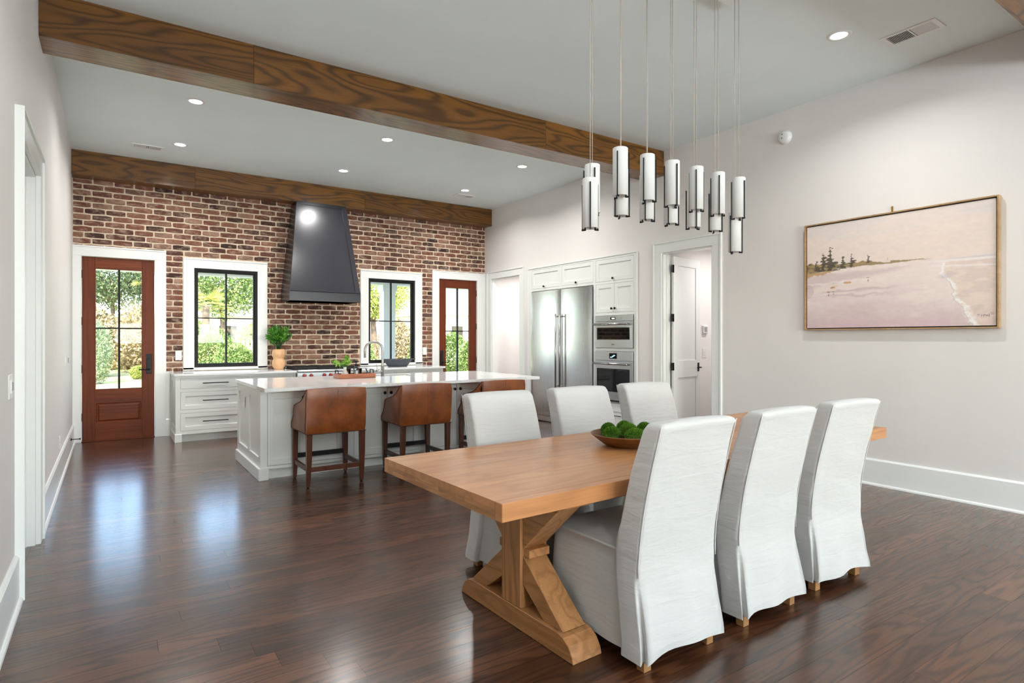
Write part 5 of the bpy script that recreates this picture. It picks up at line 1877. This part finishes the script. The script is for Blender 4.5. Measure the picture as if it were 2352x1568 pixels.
# vase with greenery on the left worktop
t = thing('vase', 'pale turned-wood double-bulb vase on the worktop beside the range', 'vase', (2.155, 9.60, 0.927))
pr = [(0, 0), (0.066, 0), (0.068, 0.014), (0.074, 0.024), (0.092, 0.05), (0.099, 0.09), (0.094, 0.13), (0.080, 0.158), (0.078, 0.168), (0.082, 0.18), (0.096, 0.21), (0.099, 0.25), (0.092, 0.288), (0.077, 0.312), (0.068, 0.314), (0.070, 0.30), (0.06, 0.20), (0, 0.16)]
obj('body', lathe(pr, 40), M['vasewood'], t, smooth=True, local=True)
t = thing('green_bouquet', 'bushy bunch of green stems standing in the wooden vase', 'bouquet', (2.155, 9.60, 1.142))
for k in range(40):
    a = RNG.uniform(0, 2 * PI)
    tilt = RNG.uniform(0.02, 0.60)
    Ls = RNG.uniform(0.27, 0.42)
    d = Vector((math.sin(tilt) * math.cos(a), math.sin(tilt) * math.sin(a) * 0.8, math.cos(tilt)))
    st = Vector((d.x * 0.04, d.y * 0.04, 0.0))
    pts = [st, st + Vector((d.x * 0.03, d.y * 0.03, 0.14)), st + d * Ls * 0.75 + Vector((0, 0, 0.02)), st + d * Ls + Vector((0, 0, 0.03))]
    darkk = k % 6 == 0
    so = obj('stem', tube(pts, [0.0026, 0.0026, 0.002, 0.001], 5), M['herb_dark' if darkk else 'herb'], t, smooth=True, local=True)
    nl = 46
    s_ = RNG.uniform(0.35, 1.0, nl)
    P0 = np.array([pts[1].lerp(pts[3], float(q)) for q in s_])
    D0 = np.array(d)[None, :] * 0.9 + RNG.normal(size=(nl, 3)) * 0.55
    me = leaf_mesh('leaves', P0, D0, RNG.uniform(0.04, 0.075, nl), RNG.uniform(0.012, 0.02, nl), RNG.uniform(0, 1, nl), M['herb_dark' if darkk else 'herb'])
    lo = bpy.data.objects.new('leaves', me)
    COL.objects.link(lo)
    lo.parent = so
    lo['kind'] = 'stuff'

# dark oval bowl with fruit on the right worktop
M['slatebowl'] = simple('slate_bowl', S(62, 66, 72), 0.5, var=0.2, vscale=16, bump=0.15, bscale=50)
t = thing('oval_bowl', 'dark grey oval bowl with a handle on the worktop under the right window', 'bowl', (4.075, 9.50, 0.927))
pr = [(0, 0), (0.62, 0), (0.66, 0.006), (1.0, 0.118), (1.0, 0.128), (0.955, 0.128), (0.64, 0.018), (0, 0.014)]
obj('shell', lathe(pr, 44, sx=0.262, sy=0.16), M['slatebowl'], t, smooth=True, local=True)
obj('handle', tube([(0.25, 0, 0.118), (0.29, 0, 0.122), (0.325, 0, 0.122)], [0.016, 0.011, 0.011], 10), M['slatebowl'], t, smooth=True, local=True)
def fruit(x, y, r, col, label, cat):
    bm = lathe([(0, -r * 0.92), (r * 0.5, -r * 0.84), (r * 0.88, -r * 0.45), (r, 0.0), (r * 0.9, r * 0.45), (r * 0.55, r * 0.80), (r * 0.15, r * 0.88), (0, r * 0.84)], 20)
    o = thing(cat, label, cat, (4.075 + x, 9.5 + y, 0.927 + 0.085))
    obj('flesh', bm, simple(cat + '_skin', col, 0.4, var=0.12, vscale=30), o, smooth=True, local=True)
    obj('stalk', tube([(0, 0, r * 0.82), (0.003, 0, r * 0.98)], 0.003, 6), M['bark'], o, local=True, smooth=True)
fruit(-0.03, -0.02, 0.046, S(240, 150, 30), 'orange lying in the dark oval bowl', 'orange')
fruit(0.065, 0.0, 0.044, S(222, 176, 150), 'pale peach in the dark oval bowl right of the orange', 'peach')
fruit(-0.125, 0.0, 0.044, S(206, 196, 190), 'whitish pear at the left end of the dark oval bowl', 'pear')

# tray on the island
t = thing('serving_tray', 'rectangular brown wooden tray with black handles on the island', 'tray', (2.43, 6.955, 0.930))
w2, d2, hh = 0.220, 0.115, 0.056
obj('base', B((-w2, w2, -d2, d2, 0.002, 0.014)), M['tan_wood'], t, local=True)
for a, b in ((-d2, -d2 + 0.012), (d2 - 0.012, d2)):
    obj('side', B((-w2, w2, a, b, 0.014, hh), bevel=0.002), M['tan_wood'], t, local=True)
for s in (-1, 1):
    a, b = sorted((s * w2, s * (w2 - 0.012)))
    e = obj('end', B((a, b, -d2 + 0.012, d2 - 0.012, 0.014, hh), bevel=0.002), M['tan_wood'], t, local=True)
    xx = s * (w2 - 0.006)
    obj('handle', tube([(xx, -0.055, hh), (xx, -0.055, hh + 0.04), (xx, 0.055, hh + 0.04), (xx, 0.055, hh)], 0.0055, 8), M['blackmetal'], e, smooth=True, local=True)
t = thing('bud_vase', 'small off-white bottle vase with herbs in the tray', 'vase', (2.315, 6.96, 0.945))
obj('body', lathe([(0, 0), (0.036, 0), (0.042, 0.02), (0.040, 0.045), (0.024, 0.072), (0.017, 0.09), (0.020, 0.118), (0.015, 0.118), (0.012, 0.09), (0, 0.06)], 28), simple('offwhite_glaze', S(214, 210, 202), 0.3), t, smooth=True, local=True)
t = thing('herb_sprig', 'spray of pale green leaves in the small off-white vase', 'plant', (2.315, 6.96, 1.02))
for k in range(9):
    a = k * 0.75
    L = RNG.uniform(0.09, 0.17)
    d = Vector((math.cos(a) * (0.8 if math.cos(a) < 0 else 0.3), math.sin(a) * 0.55, RNG.uniform(0.35, 0.8))).normalized()
    pts = [Vector((0, 0, 0)), Vector((d.x * 0.01, d.y * 0.01, 0.045)), Vector((0, 0, 0.04)) + d * L * 0.6, Vector((0, 0, 0.035)) + d * L]
    so = obj('stem', tube(pts, 0.0014, 5), M['herb_pale'], t, smooth=True, local=True)
    nl = 16
    q = RNG.uniform(0.3, 1, nl)
    P0 = np.array([pts[1].lerp(pts[3], float(z)) for z in q])
    me = leaf_mesh('leaves', P0, np.array(d)[None] * 0.6 + RNG.normal(size=(nl, 3)) * 0.6, RNG.uniform(0.025, 0.045, nl), RNG.uniform(0.02, 0.034, nl), RNG.uniform(0, 1, nl), M['herb_pale'])
    lo = bpy.data.objects.new('leaves', me)
    COL.objects.link(lo)
    lo.parent = so
    lo['kind'] = 'stuff'
t = thing('soap_bottle', 'clear soap bottle with a black pump in the tray', 'bottle', (2.445, 6.94, 0.945))
obj('body', lathe([(0, 0), (0.030, 0), (0.031, 0.01), (0.031, 0.10), (0.016, 0.122), (0.014, 0.135)], 24), M['tumbler'], t, smooth=True, local=True)
obj('liquid', lathe([(0, 0.003), (0.027, 0.003), (0.027, 0.075), (0, 0.075)], 24), simple('soap', S(206, 208, 206), 0.2), t, smooth=True, local=True)
pp = obj('pump', lathe([(0, 0.13), (0.018, 0.13), (0.018, 0.15), (0.006, 0.153), (0.006, 0.178), (0.012, 0.178), (0.012, 0.190), (0, 0.190)], 16), M['blackmetal'], t, smooth=True, local=True)
obj('nozzle', tube([(0, 0, 0.184), (0.035, -0.01, 0.182)], 0.005, 8), M['blackmetal'], pp, smooth=True, local=True)
for k, (x, y) in enumerate(((2.375, 7.02), (2.505, 7.005))):
    t = thing('glass_tumbler', ('short clear glass tumbler in the tray between the vase and the bottle', 'short clear glass tumbler in the tray right of the soap bottle')[k], 'glass', (x, y, 0.945), group='tumblers in the tray')
    obj('wall', lathe([(0.026, 0.0), (0.034, 0.095), (0.031, 0.095), (0.024, 0.008), (0, 0.008)], 24), M['tumbler'], t, smooth=True, local=True)
    obj('foot', lathe([(0, 0), (0.026, 0), (0.026, 0.006), (0, 0.006)], 24), M['tumbler'], t, smooth=True, local=True)
t = thing('scrub_brush', 'black scrub brush lying at the right end of the tray', 'brush', (2.588, 6.945, 0.945))
obj('head', lathe([(0, 0), (0.038, 0.0), (0.040, 0.012), (0.036, 0.034), (0.02, 0.05), (0, 0.052)], 20, sx=1.1, sy=0.8), M['blackmetal'], t, smooth=True, local=True)
obj('grip', tube([(0.0, 0, 0.045), (-0.012, 0, 0.075), (-0.022, 0, 0.095)], 0.006, 8), M['blackmetal'], t, smooth=True, local=True)

# ------------------------------------------------------------------ outdoors
GZ = -0.12
struct(obj('ground', B((-30, 50, 10.2, 70, GZ - 0.2, GZ)), M['lawn']))
struct(obj('porch_floor', B((-3.0, 9.5, 10.06, 13.3, -0.30, -0.04)), M['patio']))
struct(obj('porch_ceiling', B((-3.0, 9.5, 10.06, 13.2, 2.95, 3.05)), M['porch_white']))
struct(obj('porch_header', B((-3.0, 9.5, 12.40, 12.72, 2.60, 2.95)), M['porch_white']))
def gable():
    prof = [(-7.0, 2.9), (3.0, 7.4), (13.4, 2.9), (13.4, 3.08), (3.0, 7.6), (-7.0, 3.08)]
    return prism(prof, 'x', -6.0, 14.0)
struct(obj('house_roof', gable(), M['roofgrey']))  # unseen roof, added to shade the lawn and keep sun off the rear
for x, lb in ((5.14, 'square white porch column seen through the right window'), (-1.6, 'square white porch column left of the garden door view'), (8.9, 'square white porch column right of the right door view')):
    t = thing('porch_column', lb, 'column', (x, 12.56, -0.04), group='porch columns')
    obj('shaft', B((-0.135, 0.135, -0.135, 0.135, 0.0, 2.60)), M['porch_white'], t, local=True)
    obj('capital', B((-0.165, 0.165, -0.165, 0.165, 2.50, 2.64)), M['porch_white'], t, local=True)
    obj('base', B((-0.18, 0.18, -0.18, 0.18, 0.0, 0.16)), M['porch_white'], t, local=True)

def bush_mesh(name, n, rx, ry, rz, mat, ls=0.10, seed=0, shell=0.55):
    r = np.random.default_rng(seed)
    d = r.normal(size=(n, 3))
    d /= np.linalg.norm(d, axis=1, keepdims=True)
    rad = shell + (1 - shell) * r.random(n) ** 0.6
    # lumpy outline
    lump = np.array([mnoise.noise(Vector(q * 2.2) + Vector((seed, 0, 0))) for q in d]) * 0.25 + 1.0
    P0 = d * (rad * lump)[:, None] * np.array([rx, ry, rz])
    D0 = d * 0.7 + r.normal(size=(n, 3)) * 0.7 + np.array([0, 0, 0.1])
    return leaf_mesh(name, P0, D0, r.uniform(0.7, 1.3, n) * ls, r.uniform(0.4, 0.65, n) * ls, np.clip(r.normal(0.5, 0.25, n), 0, 1), mat)
KINDS = {}
def get_bush(kind, var):
    key = (kind, var)
    if key not in KINDS:
        mat, ls = {'green': ('leaf_green', 0.095), 'red': ('leaf_red', 0.10), 'lime': ('leaf_lime', 0.13), 'grey': ('leaf_grey', 0.07), 'dark': ('leaf_dark', 0.11)}[kind]
        KINDS[key] = bush_mesh('foliage', 9000, 0.85, 0.75, 0.95, M[mat], ls, seed=len(KINDS) + 3)
    return KINDS[key]
BUSH_WORDS = {'green': 'dense green hedge shrub', 'red': 'russet-tipped hedge shrub', 'lime': 'low lime-yellow ground plant', 'grey': 'feathery grey-green bush', 'dark': 'dark evergreen bush'}
def bush(x, y, kind, s, where, sz=1.0):
    t = thing('garden_shrub', f'{BUSH_WORDS[kind]} {where}', 'shrub', (x, y, GZ))
    o = bpy.data.objects.new('foliage', get_bush(kind, int(x * 7) % 2))
    COL.objects.link(o)
    o.parent = t
    o.location = (0, 0, 0.9 * s * sz)
    o.scale = (s, s, s * sz)
    o.rotation_euler = (0, 0, x * 2.3)
    o['kind'] = 'stuff'
    bm = bmesh.new()
    for k in range(3):
        a = k * 2.1 + x
        tube([(0.03 * math.cos(a), 0.03 * math.sin(a), 0), (0.2 * s * math.cos(a), 0.2 * s * math.sin(a), 0.9 * s * sz)], 0.02 * s, 5, bm=bm)
    obj('stems', bm, M['bark'], t, local=True)
    return t
# through the garden door
bush(-0.62, 24.20, 'grey', 0.92, 'low at the left of the garden door glass', 1.3)
bush(-0.75, 28.60, 'red', 1.50, 'standing left in the view through the garden door')
bush(1.26, 31.93, 'red', 1.53, 'standing right in the view through the garden door', 1.05)
bush(0.41, 35.28, 'green', 1.33, 'in the middle of the garden door view')
bush(-3.72, 32.22, 'green', 1.69, 'outside, left of the garden door view')
bush(0.92, 26.40, 'lime', 0.39, 'at the foot of the hedge behind the garden door', 0.7)
bush(2.90, 28.60, 'green', 1.30, 'between the garden door and left window views')
# through the left window
bush(2.75, 20.80, 'green', 0.95, 'at the left of the left window view')
bush(3.06, 18.82, 'green', 0.73, 'in the centre of the left window view')
bush(5.12, 24.74, 'grey', 0.82, 'in front of the fence in the left window view')
bush(5.10, 21.30, 'green', 0.98, 'at the right of the left window view')
bush(5.88, 30.90, 'lime', 1.23, 'behind the fence in the left window view', 1.0)
bush(3.06, 22.26, 'lime', 0.42, 'along the bed under the left window view', 0.7)
bush(4.72, 26.22, 'lime', 0.47, 'mid bed under the left window view', 0.7)
bush(5.95, 27.42, 'lime', 0.55, 'right bed under the left window view', 0.7)
bush(5.51, 19.24, 'green', 0.87, 'between the left and right window views')
# through the right window and right door
bush(7.60, 21.50, 'green', 0.85, 'left of the porch column in the right window view')
bush(8.13, 20.08, 'lime', 0.48, 'low left of the porch column in the right window', 0.9)
bush(9.87, 23.14, 'red', 1.06, 'right of the porch column in the right window', 1.15)
bush(10.09, 20.97, 'green', 0.83, 'far right in the right window view')
bush(12.31, 22.93, 'green', 0.96, 'left in the right door view')
bush(12.12, 20.89, 'grey', 0.74, 'low in the right door view')
bush(11.28, 19.07, 'green', 0.83, 'in the middle of the right door view')
bush(14.74, 22.59, 'lime', 0.99, 'at the right of the right door view')
bush(14.60, 20.35, 'green', 0.94, 'outside, right of the right door view')

# fence behind the hedge
t = thing('garden_fence', 'pale picket fence behind the hedge in the left window view', 'fence', (4.8, 23.4, GZ))
for k in range(34):
    x = -2.6 + k * 0.16
    obj('picket', B((x, x + 0.10, -0.012, 0.012, 0.05, 1.45)), M['fencewood'], t, local=True)
for zz in (0.35, 1.15):
    obj('rail', B((-2.7, 2.9, 0.012, 0.05, zz, zz + 0.08)), M['fencewood'], t, local=True)

# trees
TREE_ME = {}
def tree(x, y, h, crown, kind, label, seed):
    key = (kind, seed % 2)
    if key not in TREE_ME:
        mat, ls = {'green': ('leaf_green', 0.17), 'dark': ('leaf_dark', 0.17), 'lime': ('leaf_lime', 0.18)}[kind]
        TREE_ME[key] = bush_mesh('crown', 14000, 1.0, 1.0, 0.85, M[mat], ls / 2.6, seed=40 + seed, shell=0.35)
    t = thing('garden_tree', label, 'tree', (x, y, GZ))
    o = bpy.data.objects.new('crown', TREE_ME[key])
    COL.objects.link(o)
    o.parent = t
    o.location = (0, 0, h)
    o.scale = (crown, crown, crown * 1.05)
    o.rotation_euler = (0, 0, seed * 1.7)
    o['kind'] = 'stuff'
    obj('trunk', tube([(0, 0, 0), (0.08, 0.05, h * 0.4), (-0.05, 0, h * 0.9)], [0.20, 0.15, 0.07], 8), M['bark'], t, local=True, smooth=True)
    for k in range(4):
        a = k * 1.6 + seed
        obj('branch', tube([(0, 0, h * 0.6), (math.cos(a) * crown * 0.35, math.sin(a) * crown * 0.35, h * 0.85), (math.cos(a) * crown * 0.7, math.sin(a) * crown * 0.7, h * 1.05)], [0.08, 0.05, 0.02], 6), M['bark'], t, local=True, smooth=True)
tree(0.10, 46.0, 6.2, 3.10, 'dark', 'dark leafy tree filling the upper panes of the garden door', 1)
tree(5.30, 37.5, 5.2, 2.70, 'green', 'green leafy tree filling the upper panes of the left window', 4)
tree(10.40, 27.2, 4.0, 1.85, 'lime', 'yellow-green tree behind the porch column in the right window', 5)
tree(23.20, 43.5, 7.2, 2.90, 'green', 'distant green tree above the white house in the right door', 7)
tree(-8.00, 38.0, 5.4, 3.00, 'dark', 'dark tree outside the left edge of the garden door view', 8)

# fan palms
def palm(x, y, h, label, seed):
    t = thing('fan_palm', label, 'palm', (x, y, GZ))
    obj('trunk', tube([(0, 0, 0), (0, 0, h)], [0.16, 0.12], 10), M['bark'], t, local=True, smooth=True)
    r = np.random.default_rng(seed)
    for k in range(18):
        a, e = r.uniform(0, 2 * PI), r.uniform(-0.6, 1.0)
        d = np.array([math.cos(a) * math.cos(e), math.sin(a) * math.cos(e), math.sin(e)])
        hub = d * 0.55 + np.array([0, 0, h])
        st = obj('leaf_stalk', tube([(0, 0, h), tuple(hub)], 0.012, 5), M['palm'], t, local=True)
        nb = 26
        side = np.cross(d, [0, 0, 1.0]); side /= np.linalg.norm(side)
        up = np.cross(side, d)
        ang = np.linspace(-1.9, 1.9, nb)
        D0 = np.cos(ang)[:, None] * d + np.sin(ang)[:, None] * side + up * 0.05
        D0[:, 2] -= 0.15
        me = leaf_mesh('fan', np.repeat(hub[None], nb, 0), D0, r.uniform(0.36, 0.52, nb), np.full(nb, 0.035), r.uniform(0.2, 1, nb), M['palm'])
        lo = bpy.data.objects.new('fan', me)
        COL.objects.link(lo)
        lo.parent = st
        lo['kind'] = 'stuff'
palm(1.59, 37.11, 4.83, 'fan palm at the upper right of the garden door glass', 1)
palm(2.99, 24.97, 2.74, 'fan palm in the upper left of the left window view', 2)

# neighbouring houses
def house(x0, x1, y0, y1, h, ridge, label, wins, axis='x'):
    t = thing('neighbour_house', label, 'house', ((x0 + x1) / 2, y0, GZ))
    obj('walls', B((x0, x1, y0, y1, GZ, h)), M['white_siding'], t)
    ym = (y0 + y1) / 2
    if axis == 'x':
        obj('roof', prism([(y0 - 0.5, h - 0.1), (ym, ridge), (y1 + 0.5, h - 0.1), (ym, ridge + 0.15)][:0] + [(y0 - 0.5, h - 0.05), (y1 + 0.5, h - 0.05), (ym, ridge)], 'x', x0 - 0.4, x1 + 0.4), M['roofgrey'], t)
    else:
        xm = (x0 + x1) / 2
        obj('roof', prism([(x0 - 0.4, h - 0.05), (x1 + 0.4, h - 0.05), (xm, ridge)], 'y', y0 - 0.4, y1 + 0.4), M['roofgrey'], t)
    for a, b, c, d in wins:
        f = obj('window', B((a - 0.08, b + 0.08, y0 - 0.05, y0 + 0.02, c - 0.08, d + 0.08)), M['porch_white'], t)
        obj('window_glazing', B((a, b, y0 - 0.07, y0 - 0.045, c, d)), M['blackglass'], f)
house(14.6, 24.0, 29.0, 37.0, 2.75, 5.4, 'white house with a grey roof seen through the right door', [(15.6, 16.3, 0.9, 2.1), (18.0, 19.0, 0.9, 2.1), (21.0, 22.0, 0.9, 2.1)])
house(5.2, 17.5, 45.0, 52.0, 3.0, 5.4, 'white house with a low roof half hidden behind the shrubs in the windows', [(6.2, 7.3, 0.8, 2.3), (9.4, 10.5, 0.8, 2.3), (15.0, 16.1, 0.8, 2.3)])
